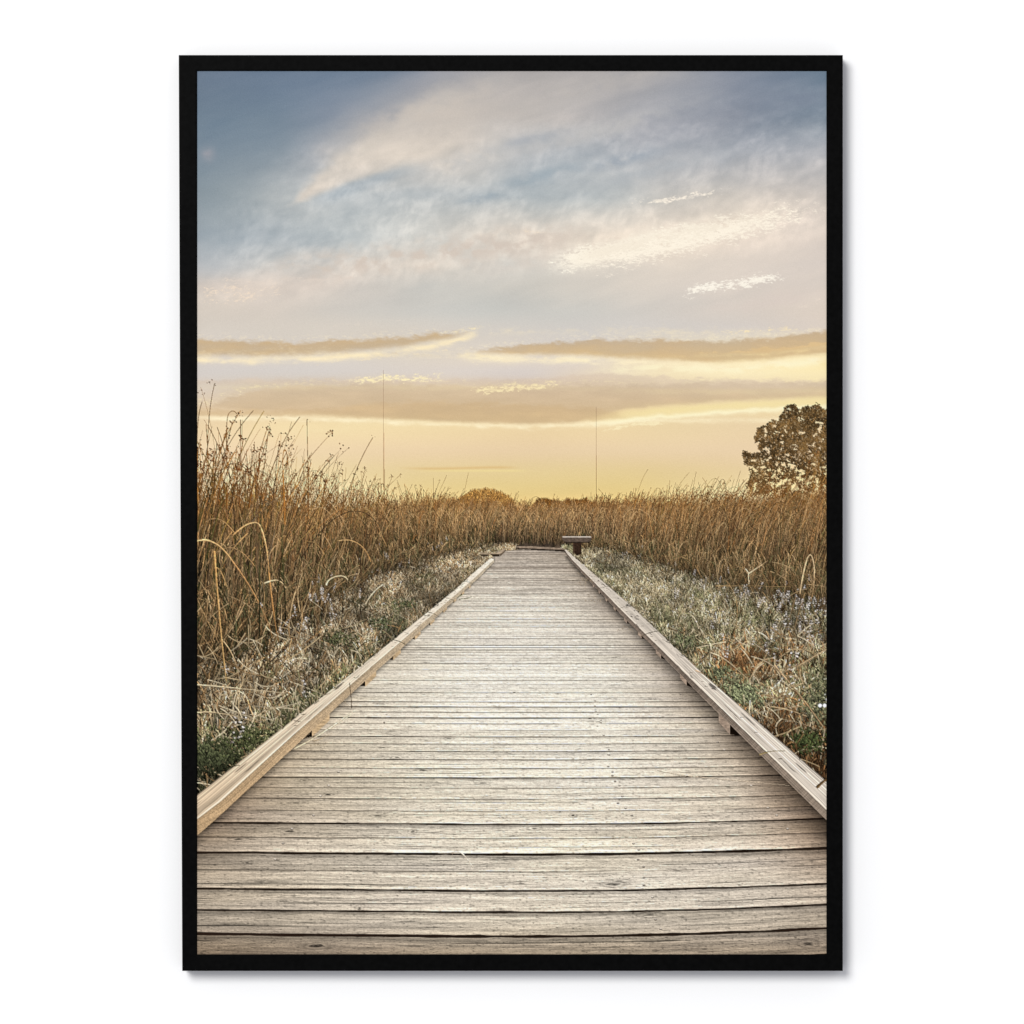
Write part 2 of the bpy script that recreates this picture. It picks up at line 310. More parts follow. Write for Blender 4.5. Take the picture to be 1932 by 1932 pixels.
# ------------------------------------------------------------------------- strokes
def strokes(A, P, w0, w1, C0, C1, rg, alpha=1.0, mid=None, round_=0.22, jit=0.10, clip=None):
    """Draws cubic strokes in order. P (N,4,2) picture units, widths in picture units, colours 0..255."""
    N = len(P)
    if N == 0:
        return
    Q = (np.asarray(P, np.float32) - np.array([PX0, PY0], np.float32)) * SC
    w0 = np.broadcast_to(np.asarray(w0, np.float32), (N,)) * SC; w1 = np.broadcast_to(np.asarray(w1, np.float32), (N,)) * SC
    C0 = np.broadcast_to(np.asarray(C0, np.float32), (N, 3)); C1 = np.broadcast_to(np.asarray(C1, np.float32), (N, 3))
    L = np.linalg.norm(Q[:, 1:] - Q[:, :-1], axis=2).sum(1)
    ns = np.maximum(3, np.ceil(L / 0.75)).astype(np.int64)
    i = 0
    while i < N:
        j = i + max(1, int(np.searchsorted(np.cumsum(ns[i:]), 350000)))
        n = ns[i:j]; idx = np.repeat(np.arange(i, j), n)
        st = np.repeat(np.cumsum(n) - n, n)
        t = ((np.arange(len(idx)) - st) / np.maximum(n[idx - i] - 1, 1)).astype(np.float32)[:, None]
        q = Q[idx]; o = 1 - t
        pos = q[:, 0] * o ** 3 + 3 * q[:, 1] * o * o * t + 3 * q[:, 2] * o * t * t + q[:, 3] * t ** 3
        tan = (q[:, 1] - q[:, 0]) * o * o + 2 * (q[:, 2] - q[:, 1]) * o * t + (q[:, 3] - q[:, 2]) * t * t
        tan /= np.linalg.norm(tan, axis=1, keepdims=True) + 1e-6
        nor = np.stack([-tan[:, 1], tan[:, 0]], 1)
        w = w0[idx] * o[:, 0] + w1[idx] * t[:, 0]
        if mid is None:
            col = C0[idx] * o + C1[idx] * t
        else:
            M = np.broadcast_to(np.asarray(mid, np.float32), (N, 3))[idx]
            col = C0[idx] * o * o + 2 * M * o * t + C1[idx] * t * t
        if jit:
            col = col * (1 + jit * (noise(pos[:, 0] / 5 + idx * 3.7, pos[:, 1] / 5)[:, None] - 0.5) * 2)
        J = max(0, int(math.ceil(float(w.max()) / 2 / 0.75 - 0.3)))
        offs = np.arange(-J, J + 1, dtype=np.float32) * 0.75
        keep = np.abs(offs)[None, :] <= np.maximum(w[:, None] / 2, 0.38)
        p = pos[:, None, :] + nor[:, None, :] * offs[None, :, None]
        sh = 1 + round_ * (offs[None, :] / np.maximum(w[:, None] / 2, 0.75)) * np.sign(nor[:, :1])
        cc = col[:, None, :] * sh[..., None]
        xi = np.floor(p[..., 0]).astype(np.int64); yi = np.floor(p[..., 1]).astype(np.int64)
        keep &= (xi >= 0) & (xi < CW) & (yi >= 0) & (yi < CH)
        xi = xi[keep]; yi = yi[keep]; cc = cc[keep]
        if alpha < 1:
            cc = A[yi, xi] * (1 - alpha) + cc * alpha
        A[yi, xi] = cc
        i = j


def dots(A, x, y, r, C, rg=None, squash=1.0):
    """Small filled blobs in order."""
    x = (np.asarray(x) - PX0) * SC; y = (np.asarray(y) - PY0) * SC; r = np.asarray(r) * SC
    R = int(math.ceil(r.max()))
    g = np.arange(-R, R + 1)
    gx, gy = np.meshgrid(g, g); gx = gx.ravel(); gy = gy.ravel()
    for i in range(0, len(x), 20000):
        s = slice(i, i + 20000)
        m = (gx[None] ** 2 + (gy[None] / squash) ** 2) <= r[s, None] ** 2
        xi = np.floor(x[s, None] + gx).astype(np.int64); yi = np.floor(y[s, None] + gy).astype(np.int64)
        m &= (xi >= 0) & (xi < CW) & (yi >= 0) & (yi < CH)
        cc = np.broadcast_to(C[s][:, None, :], m.shape + (3,))
        A[yi[m], xi[m]] = cc[m]


def poly_mask(pts, ss=1):
    """Boolean mask rows/cols of a filled polygon (picture units): returns (slice_y, slice_x, mask, X, Y)."""
    pts = np.asarray(pts, float)
    x0 = max(0, int((pts[:, 0].min() - PX0) * SC) - 1); x1 = min(CW, int((pts[:, 0].max() - PX0) * SC) + 2)
    y0 = max(0, int((pts[:, 1].min() - PY0) * SC) - 1); y1 = min(CH, int((pts[:, 1].max() - PY0) * SC) + 2)
    X, Y = np.meshgrid((np.arange(x0, x1, dtype=np.float32) + 0.5) / SC + PX0, (np.arange(y0, y1, dtype=np.float32) + 0.5) / SC + PY0)
    m = np.zeros(X.shape, bool)
    n = len(pts)
    for a in range(n):
        xa, ya = pts[a]; xb, yb = pts[(a + 1) % n]
        if ya == yb:
            continue
        c = ((ya > Y) != (yb > Y)) & (X < (xb - xa) * (Y - ya) / (yb - ya) + xa)
        m ^= c
    return slice(y0, y1), slice(x0, x1), m, X, Y


HZ = 982.0
LF = ([330, 372, 440, 500, 600, 700, 800, 900, 960], [1262, 1246, 1222, 1196, 1142, 1086, 1054, 1033, 1026])     # front foot of the left reeds
RF = ([1060, 1110, 1170, 1240, 1320, 1400, 1480, 1559, 1610], [1028, 1031, 1040, 1062, 1086, 1106, 1124, 1142, 1152])


def pick(rg, n, cols, wts):
    cols = np.asarray(cols, np.float32); w = np.asarray(wts, float); w /= w.sum()
    return cols[rg.choice(len(cols), n, p=w)]


# ------------------------------------------------------------------------- far things and ground
def paint_base(A):
    """Dark earth and stem shadow under all the growth."""
    y0 = int((925 - PY0) * SC)
    X, Y = np.meshgrid((np.arange(CW, dtype=np.float32) + 0.5) / SC + PX0, (np.arange(y0, CH, dtype=np.float32) + 0.5) / SC + PY0)
    n = fbm(X / 9, Y / 16, 4, 0.6); n2 = fbm(X / 70, Y / 40, 3)
    edge = np.interp(X, [372, 500, 620, 720, 850, 950, 1060, 1150, 1250, 1350, 1450, 1560], [958, 964, 968, 960, 950, 956, 962, 964, 960, 956, 948, 938]) + 14 * (n - 0.5)
    m = sstep(-16, 16, Y - edge)
    rows = [(925, [(372, 150, 100, 50), (700, 158, 108, 52), (1000, 176, 122, 56), (1300, 170, 116, 56), (1560, 132, 92, 52)]),
            (985, [(372, 84, 58, 36), (700, 96, 68, 42), (900, 96, 72, 50), (1060, 110, 84, 56), (1300, 112, 80, 50), (1560, 96, 74, 54)]),
            (1025, [(372, 54, 40, 27), (700, 62, 48, 34), (900, 66, 56, 48), (1060, 78, 64, 52), (1300, 78, 64, 48), (1560, 78, 62, 46)]),
            (1090, [(372, 36, 30, 21), (560, 36, 31, 22), (700, 74, 64, 50), (900, 130, 116, 96), (1150, 110, 106, 82), (1300, 74, 66, 48), (1560, 58, 46, 32)]),
            (1200, [(372, 30, 26, 18), (520, 46, 39, 28), (700, 96, 86, 66), (1300, 84, 78, 54), (1560, 72, 60, 42)]),
            (1350, [(372, 58, 52, 36), (560, 70, 66, 46), (1440, 56, 44, 30), (1560, 50, 44, 28)]),
            (1490, [(372, 18, 18, 12), (480, 22, 22, 14), (1560, 28, 22, 14)]), (1801, [(372, 20, 16, 12), (1560, 20, 16, 12)])]
    I = grid_colour(rows, X, Y) * (0.45 + 1.1 * n)[..., None] * (0.75 + 0.5 * n2)[..., None]
    A[y0:] = A[y0:] * (1 - m[..., None]) + I * m[..., None]


def reeds(A, rg, n, x0, x1, F, back, side, dens=1.0):
    bx = rg.uniform(x0, x1, n)
    front = np.interp(bx, F[0], F[1])
    front = front + (front - 1000) * 0.45 * (fbm(bx / 24 + 5, bx * 0 + side, 3) - 0.5)
    r = rg.random(n) ** 1.1
    by = front - (front - back) * (1 - r)
    by += rg.normal(0, 2, n)
    o = np.argsort(by); bx = bx[o]; by = by[o]; front = front[o]
    k = np.maximum(by - HZ, 30)
    mu = np.interp(bx, [372, 520, 640, 860, 960, 1080, 1250, 1400, 1560], [1.46, 1.44, 1.46, 1.58, 1.60, 1.62, 1.54, 1.46, 1.42])
    hh = np.clip(rg.normal(mu, 0.22, n), 0.5, 2.02)
    clump = fbm(bx / 17, by / 7, 3)
    hh *= 0.86 + 0.30 * clump
    tall = rg.random(n) < 0.03; hh[tall] = rg.uniform(1.5, 1.76, tall.sum()) * np.where(k[tall] < 120, 1.15, 1.0)
    short = rg.random(n) < 0.30; hh[short] *= rg.uniform(0.35, 0.8, short.sum())
    H = k * hh
    lean = np.where(rg.random(n) < 0.75, rg.normal(0.10 if side > 0 else 0.03, 0.10, n), rg.normal(0.05, 0.26, n))
    if side > 0:
        lean += 0.10 * sstep(1150, 1350, bx)
    bend = rg.normal(0.04 if side < 0 else 0.10, 0.10, n)
    P = np.empty((n, 4, 2))
    P[:, 0] = np.stack([bx, by], 1)
    P[:, 1] = np.stack([bx + lean * H * 0.33, by - H * 0.36], 1)
    P[:, 2] = np.stack([bx + lean * H * 0.66 + bend * H * 0.1, by - H * 0.72], 1)
    P[:, 3] = np.stack([bx + lean * H + bend * H, by - H * np.clip(1 - np.abs(bend) * 0.25, 0.6, 1)], 1)
    arc = rg.random(n) < np.where(side > 0, np.interp(bx, [1100, 1300, 1420, 1560], [0.14, 0.18, 0.34, 0.42]), 0.15)                    # stems bent over into hoops
    arc &= ~tall
    d = rg.choice([-1, 1], n, p=[0.35, 0.65]) * rg.uniform(0.14, 0.42, n) * H
    top = by - H * rg.uniform(0.72, 0.95, n)
    P[arc, 1] = np.stack([bx + lean * H * 0.5, by - H * 0.7], 1)[arc]
    P[arc, 2] = np.stack([bx + lean * H + d * 0.45, top - H * 0.22], 1)[arc]
    P[arc, 3] = np.stack([bx + lean * H + d, top + H * rg.uniform(0.05, 0.30, n)], 1)[arc]
    w = k * (0.0056 + 0.0072 * rg.random(n) ** 1.5)
    w = np.clip(w, 0.55, 3.4)
    if side < 0:
        w *= 1 + 0.35 * (rg.random(n) < 0.25) * np.clip((by - 1060) / 80, 0, 1)
    tipy = P[:, 3, 1]
    lit = rg.random(n)
    mid = pick(rg, n, [(104, 76, 48), (138, 102, 64), (170, 132, 86), (196, 160, 112), (74, 56, 38), (62, 58, 38), (214, 182, 134), (140, 92, 46)],
               [2.6, 3.6, 3.6, 2.6, 2.2, 1.0 if side < 0 else 0.8, 1.3, 1.2])
    mid = mid * (0.86 + 0.56 * rg.random((n, 1))) * (0.62 + 0.80 * fbm(bx / 26 + 9, by / 10, 3))[:, None]
    # stems far back are smaller and paler brown; those standing against the sky glow rust and gold
    glow = np.clip((972 - tipy) / 50, 0, 1)[:, None]
    tip = mid * 1.0 * (1 - glow) + glow * pick(rg, n, [(120, 76, 36), (142, 92, 44), (100, 66, 36), (180, 124, 60), (206, 156, 86)], [3, 3, 2.4, 1.4, 0.9]) * (0.85 + 0.3 * rg.random((n, 1)))
    greyer = sstep(820, 960, bx) * (1 - sstep(1120, 1240, bx))
    grey = np.clip(greyer, 0, 1)[:, None] * 0.45
    mid = mid * (1 - grey) + grey * mid.mean(1, keepdims=True) * np.array([1.08, 0.98, 0.86])
    fd = np.clip(1 - (front - by) / (0.45 * (front - 960)), 0, 1)[:, None]
    mid = mid * (0.62 + 0.50 * fd)
    topb = np.clip(1 - np.abs(P[:, 3, 1] - 945) / 60, 0, 1)[:, None] * 0.45
    mid = mid * (1 - topb) + topb * mid * np.array([1.22, 1.0, 0.72])
    low = np.clip((P[:, 0, 1] - 1010) / 190, 0, 1)[:, None]
    mid = mid * (1 - 0.28 * low) ; mid = mid * (1 - 0.42 * low) + 0.42 * low * mid.mean(1, keepdims=True) * np.array([1.06, 1.0, 0.86])
    mid = mid * 0.86 + 0.14 * mid.mean(1, keepdims=True) * np.array([1.05, 1.0, 0.9])
    base = mid * rg.uniform(0.10, 0.62, (n, 1))
    green = rg.random(n) < (0.24 if side < 0 else 0.16)
    base[green] = np.array([38, 42, 24]) * rg.uniform(0.7, 1.5, (green.sum(), 1)); mid[green] = np.array([72, 72, 42]) * rg.uniform(0.6, 1.3, (green.sum(), 1))
    hl = (arc & (lit < 0.8)) | (lit > 0.99)
    hl &= (P[:, 2, 1] > 965) | (H < 110)
    top_l = pick(rg, n, [(216, 178, 124), (198, 156, 100), (226, 200, 156)], [1, 1, 0.7 if side < 0 else 1.2])
    gm = np.clip((P[:, 3, 1] - 940) / 50, 0, 1)[:, None]
    tip[hl] = (top_l * (0.25 + 0.75 * gm) + tip * 0.75 * (1 - gm))[hl]; mid[hl] = mid[hl] * 0.6 + 0.4 * top_l[hl] * gm[hl] + mid[hl] * 0.4 * (1 - gm[hl])
    w[hl] *= 1.15
    cap = np.array([184, 150, 106]) * rg.uniform(0.75, 1.1, (n, 1))
    mid = np.minimum(mid, cap); tip = np.minimum(tip, cap * 1.1); base = np.minimum(base, cap)
    w[arc] *= 0.72
    strokes(A, P, w, w * 0.40, base, tip, rg, mid=mid, round_=0.28, jit=0.16)
    return P, k, H


def seed_heads(A, rg, P, k, H, n, ymax, side):
    """Loose brown spikelets at the tips that stand against the sky."""
    tip = P[:, 3]; c = np.where((tip[:, 1] < ymax(tip[:, 0])) & (k > 34))[0]
    if len(c) == 0:
        return
    c = rg.choice(c, min(n, len(c)), replace=False)
    X = []; Y = []; R = []; C = []
    S0 = []; S1 = []
    for i in c:
        m = rg.integers(3, 11); s = k[i] * rg.uniform(0.022, 0.05)
        th = rg.uniform(-0.9, 1.6); rr = np.abs(rg.normal(0.7, 0.45, m)) * s
        an = th + rg.normal(0, 0.65, m)
        dx = rr * np.sin(an); dy = -rr * np.cos(an) + rg.uniform(0, 1.2, m) * s * 0.6
        X += list(tip[i, 0] + dx); Y += list(tip[i, 1] + dy); R += list(np.clip(k[i] * rg.uniform(0.0035, 0.0075, m), 0.45, 1.45))
        C += list(np.array([96, 58, 30]) * rg.uniform(0.6, 1.5, (m, 1)))
        for a, b in zip(dx, dy):
            if rg.random() < 0.6:
                S0.append(tip[i]); S1.append((tip[i, 0] + a, tip[i, 1] + b))
    S0 = np.array(S0); S1 = np.array(S1)
    Q = np.stack([S0, S0 * 0.7 + S1 * 0.3 - [0, 0.8], S0 * 0.3 + S1 * 0.7 - [0, 0.8], S1], 1)
    strokes(A, Q, 0.4, 0.35, (150, 104, 58), (130, 88, 48), rg)
    dots(A, X, Y, np.array(R), np.array(C, np.float32), squash=1.25)


def tree(A, rg):
    out = np.array([(870, 690), (900, 668), (950, 715), (1010, 700), (1095, 712), (1080, 670), (1035, 600), (1010, 545), (1025, 490), (1060, 425), (1110, 378), (1165, 385), (1240, 305),
                    (1300, 335), (1310, 280), (1360, 235), (1375, 165), (1440, 140), (1500, 138), (1530, 200), (1570, 180), (1620, 150), (1690, 165), (1750, 118), (1800, 170), (1850, 205),
                    (1910, 180), (1960, 300), (1960, 1260), (1500, 1260), (1200, 1240), (960, 1200), (920, 1080), (965, 1000), (975, 930), (955, 870), (905, 850), (885, 770)], float)
    out = (out / 4.83 + [1630, 960]) * 0.7728
    sy, sx, m, X, Y = poly_mask(out)
    hs, ws = m.shape
    cand = np.argwhere(m)
    n = 9000
    c = cand[rg.integers(0, len(cand), n)]
    x = X[c[:, 0], c[:, 1]] + rg.normal(0, 1.0, n); y = Y[c[:, 0], c[:, 1]] + rg.normal(0, 1.0, n)
    f = fbm(x / 6.5, y / 6, 3); low = sstep(862, 905, y)
    gap = f + rg.normal(0, 0.03, n) < (0.315 + 0.16 * low)
    x = x[~gap]; y = y[~gap]; n = len(x)
    # glowing sky seen through the lower crown
    mm = m & (Y > 855)
    g = (sstep(860, 910, Y) * 0.6)[..., None] * m[..., None]
    A[sy, sx] = A[sy, sx] * (1 - g) + np.array([252, 218, 158]) * g
    u = (0.45 * (1 - sstep(840, 890, Y)) * sstep(0.34, 0.46, fbm(X / 6.5, Y / 6, 3)))[..., None] * m[..., None]
    A[sy, sx] = A[sy, sx] * (1 - u) + np.array([70, 52, 30]) * u
    strokes(A, np.array([[(1566, 960), (1562, 920), (1550, 880), (1530, 840)], [(1562, 920), (1540, 890), (1500, 870), (1450, 868)], [(1552, 880), (1540, 860), (1512, 830), (1490, 810)]]), 4.5, 1.2, (52, 36, 22), (60, 42, 26), rg)
    d = fbm(x / 24 + 7, y / 20, 3)
    col = np.array([96, 74, 44]) * (0.42 + 1.0 * d[:, None]) * rg.uniform(0.7, 1.25, (n, 1))
    w = sstep(880, 940, y)[:, None]
    col = col * (1 - 0.4 * w) + np.array([128, 86, 40]) * 0.4 * w
    hi = rg.random(n) < 0.12; col[hi] = np.array([126, 96, 58]) * rg.uniform(0.8, 1.2, (hi.sum(), 1))
    o = rg.permutation(n)
    a = rg.uniform(0, 6.28, n); L = rg.uniform(1.0, 2.3, n)
    p0 = np.stack([x - np.cos(a) * L, y - np.sin(a) * L], 1); p3 = np.stack([x + np.cos(a) * L, y + np.sin(a) * L], 1)
    P = np.stack([p0, p0 * .67 + p3 * .33 + rg.normal(0, .5, (n, 2)), p0 * .33 + p3 * .67 + rg.normal(0, .5, (n, 2)), p3], 1)
    strokes(A, P[o], rg.uniform(1.1, 2.4, n), 1.1, col[o], col[o] * 1.1, rg)


def bush(A, rg, x0, x1, top, base, n, cols):
    x = rg.uniform(x0, x1, n); u = (x - (x0 + x1) / 2) / ((x1 - x0) / 2)
    yt = top + (base - top) * (1 - np.sqrt(np.clip(1 - np.abs(u) ** 2.4, 0, 1)))
    y = yt + (base - yt) * rg.random(n) ** 1.2 + rg.normal(0, 1.2, n) + 9 * (fbm(x / 7, np.full(n, x0 * 1.0), 3) - 0.5)
    o = np.argsort(y); x = x[o]; y = y[o]
    L = rg.uniform(1.5, 5, n); a = rg.normal(0, 0.6, n)
    p0 = np.stack([x, y + L], 1); p3 = np.stack([x + L * np.sin(a), y - L * np.cos(a)], 1)
    P = np.stack([p0, p0 * .67 + p3 * .33, p0 * .33 + p3 * .67, p3], 1)
    c = pick(rg, n, cols, np.ones(len(cols))) * rg.uniform(0.7, 1.25, (n, 1))
    strokes(A, P, 0.9, 0.6, c * 0.75, c, rg)


# ------------------------------------------------------------------------- short growth beside the walk
def field(rows, x, y):
    return grid_colour(rows, x, y)


def turf(A, rg, n, poly, tone, kmin=45, spread=1.0, hmul=1.0, up=0.55, wmul=1.0):
    """Short tangled grass: tone(x, y, rg) gives a colour per blade."""
    sy, sx, m, X, Y = poly_mask(poly)
    cand = np.argwhere(m)
    kk = np.maximum(Y[m] - HZ, 40.0)
    pr = 1 / kk ** 1.25; pr /= pr.sum()
    c = cand[rg.choice(len(cand), n, p=pr)]
    x = X[c[:, 0], c[:, 1]]; y = Y[c[:, 0], c[:, 1]]
    y = y + rg.uniform(-.5, .5, n); x = x + rg.uniform(-.5, .5, n)
    o = np.argsort(y); x = x[o]; y = y[o]
    k = np.maximum(y - HZ, kmin)
    L = k * rg.uniform(0.025, 0.105, n) * hmul; L *= np.where(rg.random(n) < 0.06, 2.0, 1.0)
    a = np.where(rg.random(n) < up, rg.normal(0.05, 0.38, n), rg.uniform(-1.7, 1.7, n)) * spread
    cv = rg.normal(0, 0.12, n)
    p0 = np.stack([x, y], 1); p3 = np.stack([x + L * np.sin(a), y - L * np.cos(a) * 0.9], 1)
    nrm = np.stack([np.cos(a), np.sin(a)], 1) * (cv * L)[:, None]
    P = np.stack([p0, p0 * .67 + p3 * .33 + nrm, p0 * .33 + p3 * .67 + nrm, p3], 1)
    w = np.clip(k * rg.uniform(0.0030, 0.0068, n) * wmul, 0.5, 2.1)
    c1 = tone(x, y, rg)
    c0 = c1 * rg.uniform(0.35, 0.8, (n, 1))
    strokes(A, P, w, w * 0.5, c0, c1, rg, jit=0.15)


def blossoms(A, rg, pts, n, spikes=True):
    """Pale lilac flower spikes: tiers of small whorls."""
    X = []; Y = []; R = []; C = []
    for (cx, cy, rx, ry, share) in pts:
        for _ in range(int(n * share)):
            x = rg.normal(cx, rx); y = rg.normal(cy, ry); k = max(y - HZ, 45)
            if float(fbm(x / 13 + 77, y / 8, 2)) < 0.52:
                continue
            s = k * 0.018; m = rg.integers(2, 7)
            lean = rg.normal(0, 0.25)
            for q in range(m):
                f = 1 - q / (m + 2)
                for _2 in range(rg.integers(2, 5)):
                    X.append(x + lean * q * s * 1.3 + rg.normal(0, 0.55 * s * f)); Y.append(y - q * s * 1.25 + rg.normal(0, 0.18 * s))
                    R.append(np.clip(s * rg.uniform(0.18, 0.40), 0.5, 1.7))
                    b = rg.uniform(0.55, 1.1); C.append(np.array([222, 214, 206]) * b if rg.random() < 0.8 else np.array([126, 110, 104]) * b)
    dots(A, np.array(X), np.array(Y), np.array(R), np.array(C, np.float32), squash=0.8)


def spears(A, rg, items):
    """Named single stalks: (p0, p1, p2, p3, width, colour0, colour1)."""
    for it in items:
        P = np.array([it[0:4]], float)
        strokes(A, P, it[4], it[4] * 0.6, it[5], it[6], rg, round_=0.3, jit=0.12)


# ------------------------------------------------------------------------- the boardwalk
VX, VY = 1021.0, 982.2
L_OUT = ([(926, 1053), (893, 1081), (863, 1109), (802, 1159), (670, 1266), (372, 1500.5), (340, 1526)])
L_INN = ([(932, 1056), (901.5, 1085), (869, 1114), (817, 1158.5), (672, 1283), (555.5, 1385.5), (417, 1512), (372, 1546), (340, 1575)])
L_BOT = ([(932, 1061), (903.5, 1090), (872, 1119), (829.7, 1158.8), (667, 1305), (563, 1402.5), (408, 1545.5), (372, 1577), (340, 1606)])
R_OUT = ([(1068, 1037), (1087, 1054), (1195.5, 1147), (1330, 1275), (1559.6, 1475), (1600, 1511)])
R_INN = ([(1065, 1038.5), (1080, 1057), (1178, 1157), (1300, 1278), (1559.6, 1529.5), (1600, 1569)])
R_BOT = ([(1063.5, 1041), (1078.5, 1060.5), (1173, 1161.5), (1289, 1278), (1310, 1301), (1557, 1546), (1600, 1590)])


def line_x(L, y):
    p = sorted(L, key=lambda q: q[1])
    return np.interp(y, [q[1] for q in p], [q[0] for q in p])


DECK_ROWS = [
    (1035, [(880, 170, 158, 145), (1000, 178, 166, 154), (1100, 158, 146, 133)]),
    (1070, [(880, 186, 175, 162), (950, 197, 186, 173), (1040, 193, 182, 169), (1090, 166, 153, 139), (1120, 120, 104, 92)]),
    (1130, [(820, 176, 164, 150), (880, 204, 195, 181), (1000, 211, 202, 189), (1100, 200, 190, 176), (1150, 150, 136, 124), (1170, 116, 100, 88)]),
    (1200, [(740, 180, 166, 148), (800, 206, 197, 183), (1000, 214, 206, 194), (1150, 204, 195, 182), (1220, 166, 152, 138), (1245, 120, 104, 92)]),
    (1290, [(640, 178, 162, 142), (700, 206, 196, 180), (900, 219, 211, 198), (1150, 216, 208, 194), (1250, 196, 184, 170), (1320, 132, 114, 98)]),
    (1380, [(560, 166, 148, 126), (640, 198, 185, 166), (850, 214, 204, 188), (1150, 218, 209, 195), (1320, 198, 186, 170), (1400, 134, 114, 98)]),
    (1460, [(470, 142, 122, 102), (560, 182, 167, 147), (800, 208, 197, 179), (1150, 216, 206, 190), (1380, 198, 184, 166), (1470, 128, 106, 88)]),
    (1540, [(400, 124, 104, 88), (500, 164, 148, 130), (750, 196, 184, 166), (1100, 208, 196, 178), (1400, 198, 184, 166), (1520, 140, 118, 100), (1560, 104, 84, 68)]),
    (1600, [(372, 138, 122, 106), (500, 172, 158, 141), (750, 194, 182, 164), (1100, 198, 186, 168), (1400, 196, 182, 166), (1560, 142, 122, 106)]),
    (1670, [(372, 158, 144, 128), (600, 182, 169, 152), (900, 186, 174, 158), (1200, 192, 181, 166), (1450, 190, 178, 164), (1560, 170, 155, 140)]),
    (1740, [(372, 154, 141, 126), (600, 174, 161, 145), (900, 186, 174, 158), (1200, 182, 170, 155), (1450, 176, 163, 148), (1560, 160, 146, 131)]),
    (1801, [(372, 118, 102, 88), (600, 134, 118, 102), (900, 150, 134, 116), (1200, 154, 138, 120), (1450, 148, 132, 115), (1560, 132, 116, 100)])]


def wood(u, v, seed, fine=1.0):
    """Weathered grain in -1..1: u along the grain, v across."""
    wv = v + 0.22 * (fbm(u * 0.35 + seed, v * 0.8 + seed * 1.7, 3) - 0.5)
    a = fbm(u * 0.9 + seed * 3.1, wv * 13 + seed * 7.7, 3, 0.62, False) - 0.5
    b = fbm(u * 3.0 + seed * 1.3, wv * 40 + seed * 2.9, 2, 0.6, False) - 0.5
    return a * 1.1 + b * 0.9 * fine


